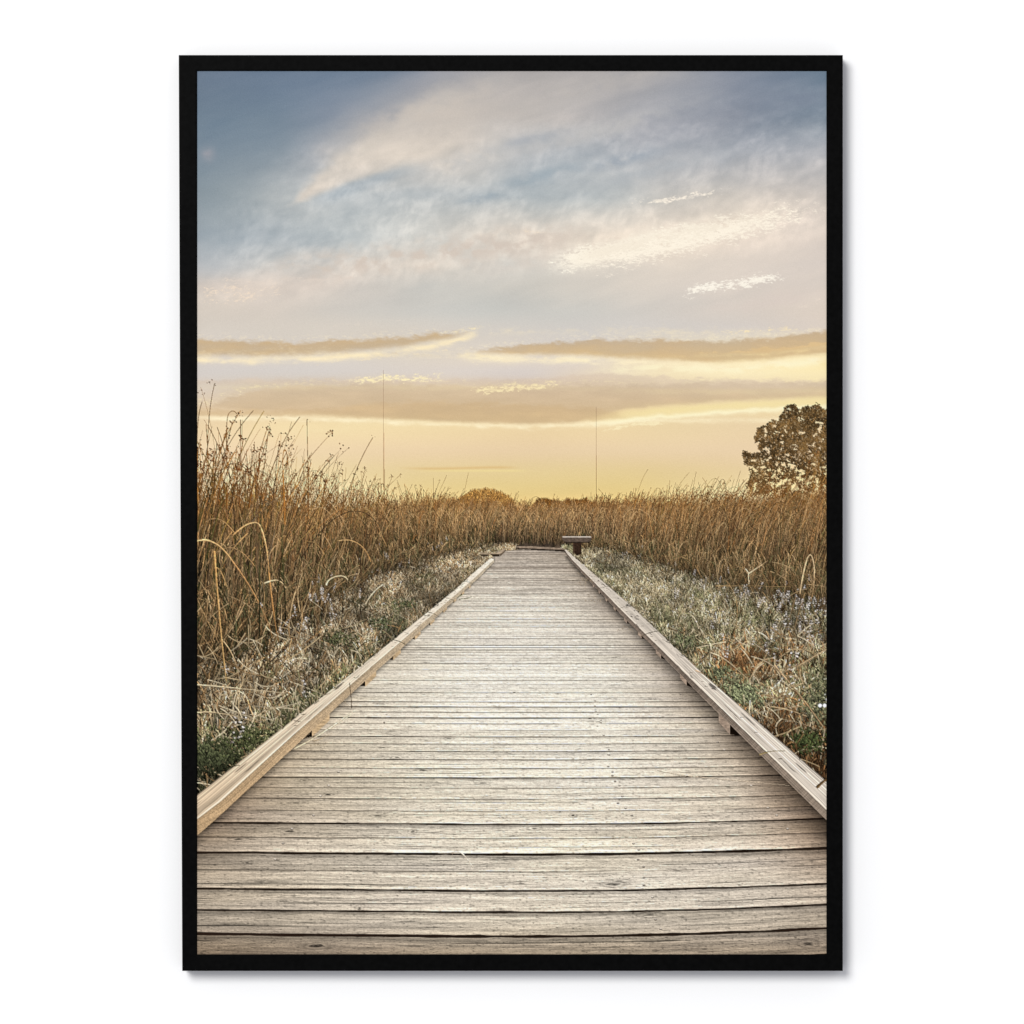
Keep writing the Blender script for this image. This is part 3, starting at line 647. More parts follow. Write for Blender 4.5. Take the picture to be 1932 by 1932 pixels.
def paint_deck(A, rg):
    y0 = int((1030 - PY0) * SC)
    X, Y = np.meshgrid((np.arange(CW, dtype=np.float32) + 0.5) / SC + PX0, (np.arange(y0, CH, dtype=np.float32) + 0.5) / SC + PY0)
    top = np.interp(X, [925, 940, 1000, 1064], [1052, 1040, 1036.5, 1040.5])
    m = (Y > top) & (X > line_x(L_BOT, Y) - 3) & (X < line_x(R_BOT, Y) + 3)
    xs = X[m]; ys = Y[m]
    q = (ys - VY)
    q = q * (1 + 0.020 * np.clip((xs - 1000) / 560, 0, 2) ** 2 * np.clip((ys - 1200) / 300, 0, 1) + 0.006 * np.clip((900 - xs) / 530, 0, 1))
    wob = (fbm(xs / 60 + 5, ys / 9, 3) - 0.5)
    inv = 1 / q
    n = (inv - 1 / (1766 - VY)) / 7.828e-5
    depth = q / 780.0
    n = n + wob * 0.05
    ni = np.floor(n).astype(np.int64); fr = n - ni
    h = np.random.default_rng(5).random((4, 400))
    idn = np.clip(ni + 4, 0, 399)
    u = (xs - VX) / q * 6.0; v = fr
    sd = h[0][idn] * 60
    col = grid_colour(DECK_ROWS, xs, ys) + np.array([4, 4, 1], np.float32) + (15 * sstep(1440, 1560, ys) * (1 - sstep(1735, 1800, ys)) * np.exp(-((xs - 1000) / 400) ** 2))[:, None] + (6 * np.exp(-((ys - 1300) / 180) ** 2) * np.exp(-((xs - 1000) / 200) ** 2))[:, None] + (np.exp(-((ys - 1400) / 260) ** 2) * np.exp(-((xs - 1000) / 460) ** 2))[:, None] * np.array([3, 4, 5], np.float32)
    fine = np.clip((depth - 0.22) / 0.60, 0, 1)
    g = wood(u, v, sd.astype(np.float32))
    k1 = (0.22 + 0.78 * fine)
    tone = (h[1][idn] - 0.5) * 0.10 + 0.05 * (fbm(u * 0.5 + sd, v * 0.6 + sd, 3) - 0.5)
    # broad wood figure inside each board
    fig = fbm(u * 0.30 + sd * 2, v * 5 + sd, 3) - 0.5
    f = 1.045 + tone + g * 0.33 * k1 + fig * 0.10 * (0.4 + 0.6 * fine)
    # far boards: soft dark dashes, since single boards are thinner than the eye
    far = 1 - np.clip((depth - 0.16) / 0.25, 0, 1)
    dash = fbm((xs - VX) / q * 2.2 + 9, np.minimum(n * 0.9, 9e4), 2, 0.6) * 0.5 + 0.5 * noise((xs - VX) / q * 1.6 + 31, ys * 0.85)
    f = f - far * 0.17 * sstep(0.52, 0.78, dash) + far * 0.05 * sstep(0.5, 0.3, dash) + far * 0.10 * (noise(xs / 3.0, ys * 1.3) - 0.5)
    hue = (fbm(u * 0.4 + sd + 30, v * 1.2 + sd, 2) - 0.5)
    col = col * np.clip(f, 0.2, 1.35)[:, None]
    col += (hue * 7)[:, None] * np.array([0.25, 0.0, -0.9], np.float32)
    col *= (1 + 0.12 * (noise(xs * 0.85, ys * 1.0) - 0.5) + 0.13 * (noise(xs * 0.22, ys * 0.9 + 50) - 0.5) - 0.20 * sstep(0.70, 0.92, noise(xs * 0.16 + 9, ys * 0.8 + 90)) * (0.3 + 0.7 * fine))[:, None]
    # short dark checks and splits along the grain
    ck = fbm(u * 1.5 + sd * 5, v * 38 + sd * 11, 2, 0.7); ckm = sstep(0.70, 0.80, ck) * fine * sstep(0.45, 0.62, fbm(u * 0.5 + 3 + sd, v * 2 + sd, 2))
    col *= (1 - 0.30 * ckm)[:, None]
    # knots: rings round a dark eye
    kr = np.random.default_rng(8)
    kx, kn = [], []
    for i in range(-4, 34):
        for _ in range(kr.integers(1, 4)):
            kx.append(kr.uniform(-1.05, 1.0) * 6); kn.append(i + kr.uniform(0.12, 0.88))
    for x_, n_ in zip(kx, kn):
        rx = kr.uniform(0.06, 0.20); ry = kr.uniform(0.05, 0.15)
        s = np.where((np.abs(u - x_) < rx * 4) & (np.abs(n - n_) < ry * 3.2))[0]
        if len(s) == 0:
            continue
        du = (u[s] - x_) / rx; dn = (n[s] - n_) / ry
        d = np.sqrt(du * du + dn * dn) + 0.7 * (fbm(u[s] * 9, n[s] * 16, 3) - 0.5)
        ring = (0.5 + 0.5 * np.sin(d * 6.5)) * np.exp(-(d / 1.5) ** 2)
        eye = (1 - sstep(0.1, 0.8, d)) * kr.uniform(0.05, 0.45) * (0.3 + 1.2 * fbm(u[s] * 30, n[s] * 30, 2))
        same = (ni[s] == int(math.floor(n_)))
        col[s] *= (1 - np.clip(0.30 * ring * (0.4 + fbm(u[s] * 14, n[s] * 40, 2)) + 0.8 * eye, 0, 0.85) * same)[:, None]
    # gaps between the boards
    thick = {0: 1.3, 1: 1.0, 2: 1.15, 3: 0.35, 4: 1.5, 5: 0.45, 6: 1.1, 7: 0.35, 8: 0.6, 9: 0.4, 10: 1.0, 11: 0.5, 12: 0.9, -1: 1.0}
    hw = 0.26 + 1.25 * h[2] ** 1.8
    for a, b in thick.items():
        hw[a + 4] = b
    near = np.round(n); e = n - near
    wdt = hw[np.clip(near.astype(np.int64) + 4, 0, 399)] * 0.037 * (0.65 + 0.9 * fbm(xs / 45, near * 3.7, 3))
    wdt = wdt * (1 + 1.5 * np.clip(1 - q / 760, 0, 1))
    aa = np.maximum(0.012, 0.55 / SC / (q * q * 7.828e-5))
    gapm = 1 - sstep(wdt - aa, wdt + aa, np.abs(e + wdt * 0.2))
    vis = np.clip(wdt / aa, 0, 1) ** 0.26
    broken = sstep(0.22, 0.42, fbm(u * 0.7 + near * 5.1, near * 2.3, 3) + 0.35 * (hw[np.clip(near.astype(np.int64) + 4, 0, 399)] - 0.4))
    gm = np.clip(gapm * vis * broken * (0.42 + 0.75 * hw[np.clip(near.astype(np.int64) + 4, 0, 399)]), 0, 1)
    # hairline seams inside some boards
    sn = np.floor(n); so = 0.25 + 0.5 * h[3][np.clip(sn.astype(np.int64) + 4, 0, 399)]
    se = np.abs(fr - so - 0.10 * (fbm(u * 0.25 + sn * 7.7, sn * 1.9, 2) - 0.5))
    sm = (1 - sstep(0.012, 0.012 + aa * 1.6, se)) * np.clip(0.02 / aa, 0, 1) ** 0.3 * sstep(0.46, 0.60, fbm(u * 0.45 + sn * 3.3, sn * 4.1, 3))
    col *= (1 - 0.42 * np.clip(sm, 0, 1) * sstep(330, 520, q))[:, None]
    lip = np.exp(-((e - wdt * 2.2) / (wdt + aa)) ** 2) * 0.10 + np.exp(-((e + wdt * 2.4) / (wdt * 1.6 + aa)) ** 2) * -0.20
    col *= (1 + lip * broken * fine)[:, None]
    col = col * (1 - gm[:, None]) + np.array([58, 42, 31], np.float32) * gm[:, None]
    # nail heads, in pairs along one joist
    B = A[y0:]
    B[m] = col
    nx, ny, nr, nc = [], [], [], []
    for i in range(-1, 40):
        for fr_ in (0.3, 0.7):
            qq = 1 / (1 / (1766 - VY) + 7.828e-5 * (i + fr_))
            for Xn in (0.29, -0.80, 0.80):
                if i > 22 or kr.random() < (0.35 if Xn == 0.29 else 0.72):
                    continue
                nx.append(VX + Xn * qq + kr.normal(0, qq * 0.011)); ny.append(VY + qq); nr.append(np.clip(qq * 0.0048, 0.5, 2.6))
    nx = np.array(nx); ny = np.array(ny); nr = np.array(nr)
    dk = np.tile(np.array([[112, 94, 78]], np.float32), (len(nx), 1))
    dots(A, nx, ny + nr * 0.5, nr * 1.15, dk, squash=0.5)
    dots(A, nx - nr * 0.1, ny, nr * 0.85, np.tile(np.array([[216, 206, 192]], np.float32), (len(nx), 1)) * kr.uniform(0.8, 1.05, (len(nx), 1)).astype(np.float32), squash=0.5)


def face(A, pts, fn):
    sy, sx, m, X, Y = poly_mask(pts)
    if m.any():
        A[sy, sx][m] = fn(X[m], Y[m])


def paint_kerbs(A, rg):
    for side, OUT, INN, BOT in ((-1, L_OUT, L_INN, L_BOT), (1, R_OUT, R_INN, R_BOT)):
        # soft shade the kerb throws on the boards is part of the printed picture
        y0 = int((1050 - PY0) * SC)
        ys = (np.arange(y0, CH) + 0.5) / SC + PY0
        bx = line_x(BOT, ys)
        for r, (yy, b) in enumerate(zip(ys, bx)):
            k = yy - VY; wd = k * (0.055 if side < 0 else 0.15)
            if yy > 1640:
                continue
            fd = 1 - float(sstep(1560, 1635, yy))
            if side < 0:
                a, e = b, b + wd
            else:
                a, e = b - wd, b
            xa = int(max(0, (a - PX0) * SC)); xe = int(min(CW, (e - PX0) * SC))
            if xe > xa:
                t = np.linspace(0, 1, xe - xa); t = (1 - t) if side < 0 else t
                A[y0 + r, xa:xe] *= (1 - fd * (0.34 if side < 0 else 0.42) * t ** 1.5)[:, None]
        # spacer blocks with dark openings beside them
        sl = -1.057 if side < 0 else 0.880
        lst = [.00253, .00331, .00392, .00458, .0052, .0059, .0066, .0073, .0080] if side < 0 else [.00260, .00331, .00395, .00462, .0053, .0060, .0067, .0074, .0081]
        for iv in lst:
            yn, yf = VY + 1 / iv, VY + 1 / (iv + (0.00021 if side < 0 else 0.00015))
            yh = VY + 1 / (iv - (0.00010 if side < 0 else 0.00013))
            xn, xf, xh = line_x(BOT, yn), line_x(BOT, yf), line_x(BOT, yh)
            dn = np.clip(VY + (xn - VX) / sl - yn, 0.028 / iv, 0.060 / iv); df = np.clip(VY + (xf - VX) / sl - yf, 0.026 / iv, 0.055 / iv)
            face(A, [(xn, yn - 2), (xh, yh - 1), (xh - side * 0.5, yh + 1), (xn, yn + dn)], lambda X, Y: np.tile(np.array([36, 26, 18], np.float32), (len(X), 1)) * (0.7 + 0.6 * fbm(X / 5, Y / 5, 2))[:, None])
            base = np.array([196, 168, 130], np.float32) if side < 0 else np.array([158, 138, 120], np.float32)
            face(A, [(xn, yn - 3), (xf, yf - 3), (xf, yf + df), (xn, yn + dn)], lambda X, Y: base * (0.78 + 0.44 * fbm(X / 6, Y / 2.2, 3))[:, None])
        # inner face, then top
        rr = np.random.default_rng(3 + side)

        def tex(X, Y, colA, colB, edge, amp):
            k = Y - VY
            xo = line_x(OUT, Y); xi = line_x(INN, Y)
            t = (X - xo) / (xi - xo + 1e-6)
            al = 400 / k
            kk = np.clip((k - 70) / 250, 0, 1)
            g = (fbm(al * 3.0 + side, t * 9 + side * 3, 3, 0.6) - 0.5) * 0.5 * kk + (fbm(al * 2.2, t * 26, 2, 0.5, False) - 0.5) * 0.75 * kk + (fbm(al * 16, t * 3, 3) - 0.5) * 0.20
            mix = np.clip((k - 70) / 440, 0, 1)[:, None]
            c = np.asarray(colA, np.float32) * (1 - mix) + np.asarray(colB, np.float32) * mix
            c = c * (1 + amp * g)[:, None]
            if edge:
                lw = np.exp(-((t - 0.965) / 0.06) ** 2) * (0.55 + 0.7 * fbm(al * 7, t * 2 + 4, 2))
                c = c + (np.array([250, 236, 214], np.float32) - c) * (np.clip(lw, 0, 1) * (0.9 if side < 0 else 0.5))[:, None]
                c *= (1 - 0.35 * np.exp(-((t - 0.0) / 0.05) ** 2))[:, None]
                dk = sstep(0.68, 0.8, fbm(al * 14 + 3, t * 6, 3)) * 0.4
                c *= (1 - dk)[:, None]
            return c
        face(A, INN + BOT[::-1], lambda X, Y: tex(X, Y, (204, 188, 162) if side < 0 else (128, 112, 99), (198, 166, 126) if side < 0 else (158, 141, 124), False, 0.5)
             * (0.78 + 0.3 * fbm(X / 3 + Y / 3, (X * side + Y) / 1.6, 2))[:, None])
        face(A, OUT + INN[::-1], lambda X, Y: tex(X, Y, (233, 224, 207) if side < 0 else (202, 191, 176), (203, 181, 152) if side < 0 else (214, 202, 186), True, 0.7))
        # nail holes, dents and board joints on the kerb top
        for i in range(26):
            k = 1 / rr.uniform(1 / 520, 1 / 110); y = VY + k; t = rr.uniform(0.25, 0.8)
            x = line_x(OUT, y) * (1 - t) + line_x(INN, y) * t
            s = k * rr.uniform(0.004, 0.012)
            spears(A, rr, [((x - s, y), (x - s / 3, y - s * .15), (x + s / 3, y - s * .15), (x + s, y), max(0.6, k * 0.0035), (92, 72, 54), (110, 90, 68))])
        for k in ([118, 150, 178, 232] if side < 0 else [128, 166, 215]):
            y = VY + k; xo = line_x(OUT, y - k * 0.03); xi = line_x(BOT, y)
            spears(A, rr, [((xo, y - k * .03), (xo * .6 + xi * .4, y - k * .02), (xo * .3 + xi * .7, y - k * .01), (xi, y + k * 0.02), max(0.7, k * 0.006), (84, 78, 50), (92, 80, 54))])


def paint_bench(A, rg):
    def flat(c, a=0.3):
        return lambda X, Y: np.asarray(c, np.float32) * (1 - a / 2 + a * fbm(X / 3.0, Y / 1.2, 3))[:, None]
    # end kerbs of the landing
    face(A, [(973, 1032.5), (1064, 1037), (1068, 1041.5), (975, 1036.5)], flat((58, 46, 38), 0.6))
    face(A, [(972, 1030.6), (1000, 1030.8), (1064, 1034.6), (1068, 1037.6), (974, 1034)], flat((140, 122, 104), 0.5))
    face(A, [(906, 1045), (943, 1044.8), (943, 1050.6), (907, 1049.5)], flat((70, 56, 44), 0.5))
    face(A, [(905, 1043.4), (936, 1042.8), (942, 1045.6), (906, 1046.4)], flat((156, 138, 114), 0.4))
    face(A, [(935, 1043.5), (951, 1036), (955, 1036.4), (944, 1046)], flat((172, 152, 128), 0.4))
    face(A, [(943, 1046), (955, 1036.6), (955.5, 1039), (943.5, 1050.4)], flat((112, 94, 76), 0.4))
    # bench: post, seat slab, lit top
    face(A, [(1080.6, 1021), (1096.8, 1021), (1096.6, 1046), (1088, 1048.5), (1081, 1044)], flat((58, 42, 32), 0.7))
    face(A, [(1080.6, 1021), (1083.4, 1021), (1083.6, 1045), (1081, 1044)], flat((78, 58, 45), 0.5))
    face(A, [(1061, 1016), (1115, 1016), (1112, 1024.8), (1066, 1024.8)], flat((40, 30, 24), 0.5))
    face(A, [(1060.4, 1014), (1115.8, 1014), (1115.4, 1019.6), (1111, 1022.6), (1066, 1022.6), (1060.8, 1019.4)], flat((94, 80, 69), 0.6))
    face(A, [(1061.6, 1012.4), (1114.4, 1012.4), (1115.6, 1014.0), (1060.6, 1014.0)], flat((198, 186, 172), 0.25))


def paint_print(final=True):
    rg = np.random.default_rng(2)
    A = np.zeros((CH, CW, 3), np.float32)
    paint_sky(A)
    # two thin radio masts on the horizon
    for x, yt, yb in ((724.3, 699, 925), (1124.6, 768, 945)):
        spears(A, rg, [((x, yb), (x, yb - 60), (x - 0.2, yt + 60), (x - 0.2, yt), 1.15, (140, 94, 50), (158, 128, 108))])
    tree(A, rg)
    bush(A, rg, 1004, 1060, 944, 962, 1500, [(128, 86, 40), (150, 100, 44), (104, 70, 38)])
    bush(A, rg, 1056, 1124, 944, 962, 1700, [(132, 88, 40), (156, 104, 46), (108, 72, 38)])
    bush(A, rg, 856, 974, 925, 975, 6500, [(150, 106, 54), (186, 136, 70), (118, 84, 50), (210, 160, 88)])
    paint_base(A)
    # reeds: the far rank first, then left and right stands
    cf = ([800, 860, 960, 1060, 1130, 1230], [1046, 1036, 1028, 1028, 1031, 1050])
    P, k, H = reeds(A, rg, 5200, 800, 1230, cf, 1016, 1)
    seed_heads(A, rg, P, k, H, 26, lambda x: 945 + 0 * x, 1)
    P, k, H = reeds(A, rg, 5000, 335, 930, LF, 1024, -1)
    seed_heads(A, rg, P, k, H, 120, lambda x: np.interp(x, [372, 500, 620, 720, 850], [890, 890, 910, 918, 930]), -1)
    P, k, H = reeds(A, rg, 6200, 1090, 1610, RF, 1024, 1)
    seed_heads(A, rg, P, k, H, 45, lambda x: np.interp(x, [1100, 1250, 1420, 1560], [945, 930, 915, 890]), 1)
    # tall single stalks on the left, with drooping heads
    spears(A, rg, [((391, 900), (392, 830), (394, 770), (406, 724), 1.9, (120, 78, 34), (112, 84, 52)),
                   ((372, 850), (373, 800), (376, 775), (383, 757), 1.5, (120, 78, 36), (104, 74, 46)),
                   ((428, 960), (432, 880), (424, 800), (432, 782), 2.0, (118, 76, 34), (130, 90, 46)), ((432, 782), (436, 774), (444, 774), (448, 782), 1.6, (130, 90, 46), (130, 90, 46)),
                   ((452, 960), (454, 900), (455, 830), (455, 792), 1.8, (112, 70, 32), (112, 74, 40)),
                   ((470, 960), (478, 900), (498, 860), (510, 806), 2.2, (122, 78, 34), (108, 70, 36)),
                   ((582, 980), (584, 900), (580, 850), (580, 793), 1.6, (120, 76, 34), (130, 96, 56)),
                   ((640, 980), (660, 920), (676, 870), (704, 826), 1.6, (112, 72, 34), (128, 92, 52)),
                   ((538, 990), (536, 920), (532, 860), (536, 852), 2.4, (150, 98, 44), (176, 120, 56)), ((536, 852), (538, 846), (544, 846), (546, 900), 2.2, (176, 120, 56), (130, 84, 38)),
                   ((1196, 960), (1202, 925), (1212, 900), (1222, 886), 1.0, (150, 104, 50), (150, 112, 64)),
                   ((1302, 950), (1308, 915), (1311, 900), (1313, 890), 1.0, (120, 78, 36), (124, 84, 46)),
                   ((1262, 960), (1270, 930), (1284, 908), (1300, 892), 0.9, (150, 104, 50), (150, 112, 64)),
                   ((876, 930), (878, 920), (881, 905), (884, 892), 0.9, (150, 104, 50), (150, 112, 64)),
                   ((818, 960), (826, 930), (838, 910), (843, 897), 1.0, (140, 94, 44), (140, 100, 54))])
    hx = np.array([406, 398, 401, 394, 383, 386, 376, 379, 456, 453, 457, 450, 510, 514, 506, 518, 512, 521, 509, 448, 446, 450, 582, 706]); hy = np.array([727, 722, 718, 724, 741, 744, 742, 738, 778, 782, 786, 780, 784, 790, 788, 794, 798, 800, 803, 784, 788, 780, 794, 826])
    hx = np.repeat(hx, 2) + rg.normal(0, 1.6, 48); hy = np.repeat(hy, 2) + rg.normal(0, 1.6, 48)
    dots(A, hx, hy, rg.uniform(0.6, 1.5, 48), (np.array([[92, 58, 32]]) * rg.uniform(0.6, 1.4, (48, 1))).astype(np.float32), squash=0.8)

    # short growth: tangled dry grass left of the walk, greener turf right of it
    def tone_left(x, y, rg):
        n = len(x); p = fbm(x / 46 + 3, y / 26, 3); g = fbm(x / 30 + 40, y / 20 + 8, 3)
        dry = pick(rg, n, [(196, 180, 150), (164, 144, 112), (128, 108, 80), (216, 202, 174), (92, 76, 54), (148, 116, 80)], [2.6, 4, 3.4, 0.9, 2.6, 2.0])
        grn = pick(rg, n, [(98, 98, 66), (122, 118, 86), (72, 72, 48), (146, 140, 110)], [3, 2.2, 2.4, 1])
        near = sstep(1370, 1440, y + 0.12 * (x - 372)); kerb = sstep(-60, -6, x - line_x(L_OUT, y)) * sstep(1110, 1180, y)
        pg = np.clip(0.10 + 0.75 * near + 0.55 * kerb + 1.6 * (g - 0.55), 0, 0.95)
        c = np.where((rg.random(n) < pg)[:, None], grn, dry)
        lum = 0.44 + 1.30 * p * (0.6 + 0.8 * fbm(x / 16 + 9, y / 9, 2))
        lum *= 1 - 0.45 * sstep(1420, 1500, y) - 0.28 * sstep(0, 1, (1270 - y) / 90) * sstep(560, 420, x)
        lum *= 1 - 0.42 * np.exp(-((y - np.interp(x, LF[0], LF[1]) + 6) / (0.11 * (np.interp(x, LF[0], LF[1]) - 960))) ** 2)
        return c * lum[:, None] * rg.uniform(0.72, 1.22, (n, 1))

    def tone_right(x, y, rg):
        n = len(x); p = fbm(x / 50 + 13, y / 22 + 5, 3); g = fbm(x / 40 + 70, y / 24 + 18, 3)
        dry = pick(rg, n, [(190, 176, 144), (160, 144, 112), (124, 108, 80), (212, 202, 178), (90, 76, 54)], [2.8, 3.2, 2.8, 1.0, 2.2])
        grn = pick(rg, n, [(114, 112, 80), (140, 136, 102), (86, 86, 58), (164, 158, 128)], [3, 2.4, 2.2, 1])
        rust = pick(rg, n, [(146, 104, 66), (112, 80, 50), (176, 136, 92), (84, 60, 38)], [3, 2.6, 1.4, 2])
        br = np.clip(1.1 * np.exp(-(((x - 1400) / 60) ** 2 + ((y - 1262) / 38) ** 2)) + 0.9 * sstep(1290, 1400, y) + 0.8 * np.exp(-(((x - 1520) / 44) ** 2 + ((y - 1240) / 40) ** 2)), 0, 0.85) * sstep(0.3, 0.55, g + 0.16)
        gp = np.clip(0.34 + 1.8 * (g - 0.5), 0.05, 0.9)
        wet = np.clip(np.exp(-(((x - 1390) / 42) ** 2 + ((y - 1308) / 26) ** 2)) + np.exp(-(((x - 1545) / 30) ** 2 + ((y - 1310) / 60) ** 2)), 0, 1)
        u = rg.random(n)
        c = np.where((u < br)[:, None], rust, np.where((rg.random(n) < gp)[:, None], grn, dry))
        c = np.where((rg.random(n) < wet * 0.8)[:, None], grn * 1.05, c)
        lum = 0.50 + 1.30 * p * (0.6 + 0.8 * fbm(x / 14 + 9, y / 8, 2))
        lum *= 1 - 0.40 * sstep(1330, 1440, y)
        lum *= 1 + 0.16 * np.exp(-(((x - 1230) / 70) ** 2 + ((y - 1085) / 26) ** 2))
        lum *= 1 - 0.36 * np.exp(-((y - np.interp(x, RF[0], RF[1]) + 4) / (0.11 * (np.interp(x, RF[0], RF[1]) - 960))) ** 2)
        return c * lum[:, None] * rg.uniform(0.72, 1.22, (n, 1))

    farL = [(700, 1096), (760, 1058), (830, 1038), (900, 1026), (975, 1027), (975, 1040), (935, 1046), (905, 1082), (700, 1290), (372, 1560), (340, 1560), (340, 1262), (372, 1243), (500, 1193), (600, 1140)]
    farR = [(1060, 1030), (1130, 1031), (1180, 1043), (1240, 1062), (1320, 1088), (1400, 1108), (1480, 1126), (1620, 1154), (1620, 1560), (1560, 1500), (1330, 1300), (1190, 1165), (1085, 1066), (1060, 1046)]
    turf(A, rg, 19000, farL, tone_left, hmul=0.95)
    turf(A, rg, 21000, farR, tone_right)
    # reed feet and dead leaves hanging over the edge of the grass
    for F, xa, xb, sd in ((LF, 335, 930, -1), (RF, 1090, 1610, 1)):
        m = 2000; x = rg.uniform(xa, xb, m); y = np.interp(x, F[0], F[1]) + (rg.exponential(0.10, m) * np.where(fbm(x / 18, x * 0, 2) > 0.5, 1.7, 0.6) - 0.06) * (np.interp(x, F[0], F[1]) - HZ)
        ok = (x < line_x(L_OUT, y) - 4) if sd < 0 else (x > line_x(R_OUT, y) + 4); x = x[ok]; y = y[ok]; m = len(x)
        kk = y - HZ; L = kk * rg.uniform(0.12, 0.62, m); a = rg.normal(0.05, 0.42, m); bd = rg.normal(0, 0.14, m) * L
        p0 = np.stack([x, y], 1); p3 = np.stack([x + L * np.sin(a), y - L * np.cos(a)], 1); nr = np.stack([np.cos(a), np.sin(a)], 1) * bd[:, None]
        o = np.argsort(y)
        c = pick(rg, m, [(176, 142, 98), (130, 100, 66), (88, 68, 46), (74, 72, 44), (202, 172, 128), (112, 110, 74)], [3, 3, 2.2, 2.4, 1.4, 1.6]) * rg.uniform(0.7, 1.2, (m, 1))
        strokes(A, np.stack([p0, p0 * .6 + p3 * .4 + nr, p0 * .3 + p3 * .7 + nr, p3], 1)[o], np.clip(kk * 0.006, 0.5, 1.8)[o], np.clip(kk * 0.003, .45, 1.0)[o], (c * 0.5)[o], c[o], rg)
    # long straws lying across the tangle
    for poly, m in ((farL, 260), (farR, 220)):
        sy, sx, mk, X, Y = poly_mask(poly); cand = np.argwhere(mk); c = cand[rg.integers(0, len(cand), m)]
        x = X[c[:, 0], c[:, 1]]; y = Y[c[:, 0], c[:, 1]]; kk = np.maximum(y - HZ, 45); L = kk * rg.uniform(0.08, 0.26, m); a = rg.uniform(-1.5, 1.5, m); bd = rg.normal(0, .09, m) * L
        p0 = np.stack([x, y], 1); p3 = np.stack([x + L * np.sin(a), y - L * np.cos(a) * 0.75], 1); nr = np.stack([np.cos(a), np.sin(a)], 1) * bd[:, None]
        cc = pick(rg, m, [(208, 192, 160), (176, 154, 118), (144, 114, 78), (58, 52, 34)], [2.4, 3, 2, 1.2]) * rg.uniform(0.75, 1.1, (m, 1)); o = np.argsort(y)
        strokes(A, np.stack([p0, p0 * .6 + p3 * .4 + nr, p0 * .3 + p3 * .7 + nr, p3], 1)[o], np.clip(kk * 0.0052, .6, 1.7)[o], np.clip(kk * 0.004, .5, 1.4)[o], (cc * .85)[o], cc[o], rg)
    # leafy green clumps close to the kerbs
    for (cx, cy, rx, ry, m, c0) in ((405, 1430, 52, 30, 800, (78, 82, 56)), (470, 1400, 40, 24, 380, (78, 82, 52)), (640, 1205, 26, 16, 260, (90, 92, 62)), (720, 1175, 26, 14, 220, (92, 96, 68)), (760, 1140, 24, 10, 160, (92, 98, 66)),
                                    (1392, 1312, 34, 20, 620, (136, 140, 104)), (1542, 1322, 24, 44, 420, (108, 108, 80)), (1350, 1272, 22, 14, 240, (114, 116, 86)), (1290, 1210, 24, 16, 240, (110, 112, 82)), (1520, 1400, 30, 18, 260, (70, 78, 46))):
        x = rg.normal(cx, rx * .6, m); y = rg.normal(cy, ry * .6, m); ok = np.where(x < 1000, x < line_x(L_OUT, y) - 3, x > line_x(R_OUT, y) + 3); x = x[ok]; y = y[ok]; o = np.argsort(y); x = x[o]; y = y[o]; mm = len(x)
        kk = np.maximum(y - HZ, 50); L = kk * rg.uniform(0.010, 0.024, mm); a = rg.uniform(-1.5, 1.5, mm); p0 = np.stack([x, y], 1); p3 = np.stack([x + L * np.sin(a), y - L * np.cos(a)], 1)
        cc = np.array(c0, np.float32) * rg.uniform(0.45, 1.4, (mm, 1)) * (1 - 0.5 * sstep(1415, 1480, y))[:, None]
        strokes(A, np.stack([p0, p0 * .6 + p3 * .4, p0 * .3 + p3 * .7, p3], 1), np.clip(kk * 0.009, .8, 3.0), np.clip(kk * 0.004, .6, 1.4), cc * .7, cc, rg)
    blossoms(A, rg, [(722, 1068, 22, 16, 1.0), (604, 1128, 14, 22, .55), (660, 1120, 30, 16, .35), (640, 1160, 40, 16, .35), (830, 1030, 12, 10, .2), (540, 1190, 40, 18, .22), (560, 1290, 60, 40, .2), (480, 1395, 40, 14, .12),
                     (1500, 1150, 40, 14, 1.1), (1430, 1130, 40, 20, .7), (1440, 1165, 44, 22, .6), (1350, 1150, 50, 26, .5), (1300, 1110, 40, 24, .35), (1530, 1170, 24, 14, .6), (1470, 1215, 50, 30, .45), (1390, 1220, 60, 40, .3), (1250, 1080, 60, 20, .35), (1510, 1290, 40, 30, .2), (1190, 1046, 30, 8, .3)], 52)
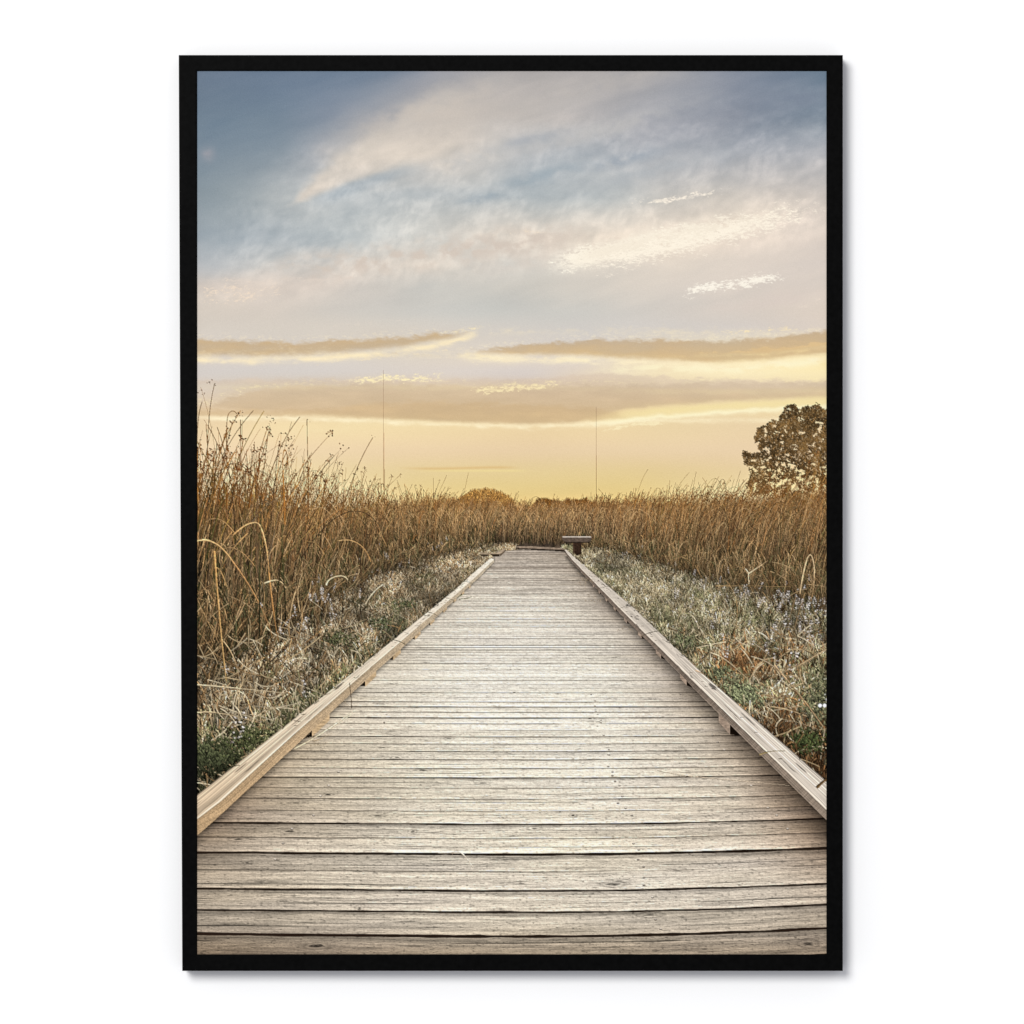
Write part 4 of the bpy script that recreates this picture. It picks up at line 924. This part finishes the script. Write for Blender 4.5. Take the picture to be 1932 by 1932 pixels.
    spears(A, rg, [((1460, 1255), (1480, 1280), (1510, 1310), (1552, 1372), 3.2, (176, 150, 116), (150, 124, 92)), ((1340, 1232), (1370, 1240), (1385, 1260), (1420, 1290), 2.0, (200, 184, 152), (150, 130, 100)),
                   ((1558, 1225), (1530, 1240), (1500, 1262), (1450, 1280), 2.4, (180, 158, 124), (140, 116, 84)), ((1508, 1120), (1520, 1040), (1530, 1030), (1535, 1070), 2.2, (196, 168, 128), (206, 180, 140)), ((1535, 1070), (1536, 1090), (1534, 1120), (1528, 1134), 2.0, (206, 180, 140), (130, 100, 64)),
                   ((1412, 1102), (1412, 1090), (1411, 1084), (1412, 1082), 1.6, (200, 180, 144), (214, 196, 164)), ((1412, 1082), (1424, 1074), (1436, 1066), (1448, 1058), 1.3, (214, 196, 164), (180, 150, 110)), ((1412, 1082), (1410, 1079), (1407, 1075), (1405, 1073), 1.4, (214, 196, 164), (220, 204, 176)),
                   ((1350, 1106), (1400, 1106), (1440, 1106), (1490, 1107), 1.0, (150, 124, 86), (150, 124, 86)),
                   ((372, 1292), (420, 1296), (460, 1300), (540, 1308), 2.4, (206, 190, 156), (170, 152, 122)), ((372, 1344), (400, 1342), (430, 1346), (480, 1362), 2.2, (196, 176, 140), (150, 130, 100)), ((520, 1252), (540, 1250), (580, 1224), (606, 1200), 1.6, (150, 124, 90), (180, 160, 124)),
                   ((405, 1040), (412, 1130), (418, 1210), (428, 1286), 3.0, (196, 150, 92), (164, 134, 88)), ((372, 1020), (400, 1015), (420, 1030), (440, 1060), 3.2, (222, 186, 132), (196, 154, 100)), ((440, 1060), (470, 1100), (500, 1150), (514, 1200), 2.4, (186, 142, 92), (140, 104, 66)),
                   ((440, 1010), (460, 990), (480, 980), (490, 990), 2.6, (190, 148, 96), (216, 180, 128)), ((490, 990), (500, 1010), (506, 1040), (508, 1080), 2.6, (216, 180, 128), (196, 150, 96)), ((508, 1080), (514, 1140), (520, 1180), (526, 1210), 2.4, (196, 146, 88), (130, 92, 54)),
                   ((616, 1104), (618, 1088), (650, 1080), (656, 1094), 2.0, (226, 208, 170), (210, 190, 150)), ((500, 1100), (520, 1092), (530, 1092), (540, 1110), 2.0, (226, 204, 164), (196, 166, 122)), ((700, 1060), (690, 1030), (670, 1015), (640, 1020), 1.8, (160, 120, 74), (190, 156, 108)), ((690, 1140), (700, 1120), (714, 1108), (724, 1102), 1.5, (200, 184, 154), (214, 200, 172)),
                   ((540, 1170), (538, 1100), (530, 1040), (534, 990), 2.6, (34, 36, 22), (96, 92, 54)), ((524, 1190), (520, 1120), (530, 1060), (548, 980), 2.6, (30, 30, 20), (90, 74, 42)), ((490, 1200), (492, 1120), (488, 1050), (494, 980), 2.4, (36, 38, 24), (96, 90, 54))])
    paint_deck(A, rg)
    paint_kerbs(A, rg)
    paint_bench(A, rg)
    # growth that leans over the kerbs, and straws dropped on the boards
    for L, s, m in ((L_OUT, -1, 420), (R_OUT, 1, 420)):
        kk = 1 / rg.uniform(1 / 480, 1 / 66, m); y = HZ + kk; x = line_x(L, y) + s * rg.uniform(-0.004, 0.05, m) * kk
        Ln = kk * rg.uniform(0.02, 0.075, m); a = rg.normal(-s * 0.1, 0.6, m); p0 = np.stack([x, y + kk * 0.004], 1); p3 = np.stack([x + Ln * np.sin(a), y - Ln * np.cos(a)], 1)
        cc = (tone_left if s < 0 else tone_right)(x.astype(np.float32), y.astype(np.float32), rg); o = np.argsort(y)
        strokes(A, np.stack([p0, p0 * .6 + p3 * .4, p0 * .3 + p3 * .7, p3], 1)[o], np.clip(kk * .005, .5, 1.8)[o], np.clip(kk * .003, .45, 1)[o], (cc * .6)[o], cc[o], rg)
    spears(A, rg, [((556, 1412), (590, 1396), (630, 1368), (672, 1338), 2.6, (196, 178, 146), (222, 208, 182)), ((625, 1375), (640, 1366), (655, 1352), (668, 1345), 1.4, (206, 190, 160), (216, 202, 174)), ((590, 1397), (600, 1398), (610, 1392), (626, 1384), 1.2, (160, 138, 106), (176, 156, 124)),
                   ((664, 1336), (664, 1320), (661, 1300), (660, 1288), 1.8, (84, 62, 40), (104, 80, 52)), ((864, 1607), (874, 1608), (884, 1624), (893, 1638), 2.2, (222, 210, 190), (214, 200, 178)), ((853, 1611), (856, 1606), (860, 1604), (866, 1606), 1.0, (150, 132, 112), (160, 144, 122)),
                   ((1240, 1454), (1300, 1468), (1370, 1470), (1488, 1482), 1.4, (188, 172, 150), (178, 160, 136)), ((1432, 1424), (1446, 1418), (1458, 1416), (1480, 1417), 2.2, (150, 130, 86), (128, 112, 66)),
                   ((1540, 1486), (1546, 1480), (1552, 1474), (1562, 1468), 6.0, (128, 98, 58), (104, 78, 46)), ((1486, 1403), (1490, 1399), (1494, 1400), (1496, 1402), 3.0, (116, 86, 50), (150, 120, 84)),
                   ((866, 1132), (874, 1128), (882, 1131), (890, 1126), 1.4, (110, 112, 70), (96, 100, 60)), ((862, 1128), (868, 1124), (876, 1120), (880, 1122), 1.2, (100, 104, 64), (110, 112, 72))])
    for (cx, cy, r, m) in ((598, 1404, 9, 26), (650, 1330, 8, 14), (584, 1394, 8, 16), (1105, 1096, 12, 24), (1120, 1130, 10, 20), (1180, 1190, 8, 14)):
        x = rg.normal(cx, r, m); y = rg.normal(cy, r * .5, m); a = rg.uniform(0, 6.28, m); L = rg.uniform(1.5, 5, m) * r / 9; p0 = np.stack([x, y], 1); p3 = p0 + np.stack([np.cos(a) * L, np.sin(a) * L * .6], 1)
        strokes(A, np.stack([p0, p0 * .6 + p3 * .4 + [0, -1], p0 * .3 + p3 * .7 + [0, -1], p3], 1), .8, .6, (140, 120, 94), (176, 158, 130), rg)
    dots(A, np.array([1546., 1555, 1560]), np.array([1331., 1331, 1320]), np.array([3.4, 3.4, 3.0]), np.array([[232, 230, 236]] * 3, np.float32))
    # photographic finish: soft local contrast and fine grain
    g = rg.normal(0, 1, (CH // 2, CW // 2, 1)).astype(np.float32)
    A += np.repeat(np.repeat(g, 2, 0), 2, 1) * 1.5
    return np.clip(A, 0, 255)


# ---------------------------------------------------------------- the sheet of paper that carries the ink
def print_sheet(parent):
    A = paint_print() / 255.0
    A = np.where(A <= 0.04045, A / 12.92, ((A + 0.055) / 1.055) ** 2.4)
    nx, ny = CW // 2, CH // 2
    A = A.reshape(ny, 2, nx, 2, 3).mean((1, 3)).astype(np.float32)
    # unsharp and local contrast, as a print from a photograph has had
    def box(I, r):
        for ax in (0, 1):
            w = [(0, 0)] * 3; w[ax] = (r + 1, r)
            c = np.cumsum(np.pad(I, w, 'edge'), axis=ax, dtype=np.float64)
            I = ((c[2 * r + 1:] - c[:-2 * r - 1]) if ax == 0 else (c[:, 2 * r + 1:] - c[:, :-2 * r - 1])) / (2 * r + 1)
        return I.astype(np.float32)
    B = (A @ np.array([0.25, 0.60, 0.15], np.float32)) ** (1 / 2.2)
    B = B[..., None]
    land = np.clip((np.arange(ny) / ny - 0.43) / 0.05, 0, 1)[:, None, None]
    D = B + (0.5 + 0.28 * land) * (B - box(B, 1)) + 0.22 * land * (B - box(box(B, 6), 6))
    A = np.clip(A * np.clip(D / np.maximum(B, 0.02), 0.5, 1.16) ** 2.2, 0.0005, 1.0).astype(np.float32) * INK
    xs = px(np.linspace(PX0 - 0.6, PX1 + 0.6, nx)); zs = pz(np.linspace(PY0 - 0.6, PY1 + 0.6, ny))
    co = np.empty((ny, nx, 3), np.float32); co[..., 0] = xs[None, :]; co[..., 1] = -(FRONT - 0.0013); co[..., 2] = zs[:, None]
    idx = np.arange(nx * ny, dtype=np.int32).reshape(ny, nx)
    quads = np.stack([idx[:-1, :-1], idx[1:, :-1], idx[1:, 1:], idx[:-1, 1:]], -1).reshape(-1)
    nf = (nx - 1) * (ny - 1)
    me = bpy.data.meshes.new('print')
    me.vertices.add(nx * ny); me.vertices.foreach_set('co', co.ravel())
    me.loops.add(nf * 4); me.loops.foreach_set('vertex_index', quads)
    me.polygons.add(nf); me.polygons.foreach_set('loop_start', np.arange(0, nf * 4, 4, dtype=np.int32))
    me.update(calc_edges=True)
    at = me.color_attributes.new('ink', 'FLOAT_COLOR', 'POINT')
    rgba = np.ones((nx * ny, 4), np.float32); rgba[:, :3] = A.reshape(-1, 3)
    at.data.foreach_set('color', rgba.ravel())
    me.materials.append(M_INK)
    o = bpy.data.objects.new('print', me); C.objects.link(o); o.parent = parent
    return o


print_sheet(picture)
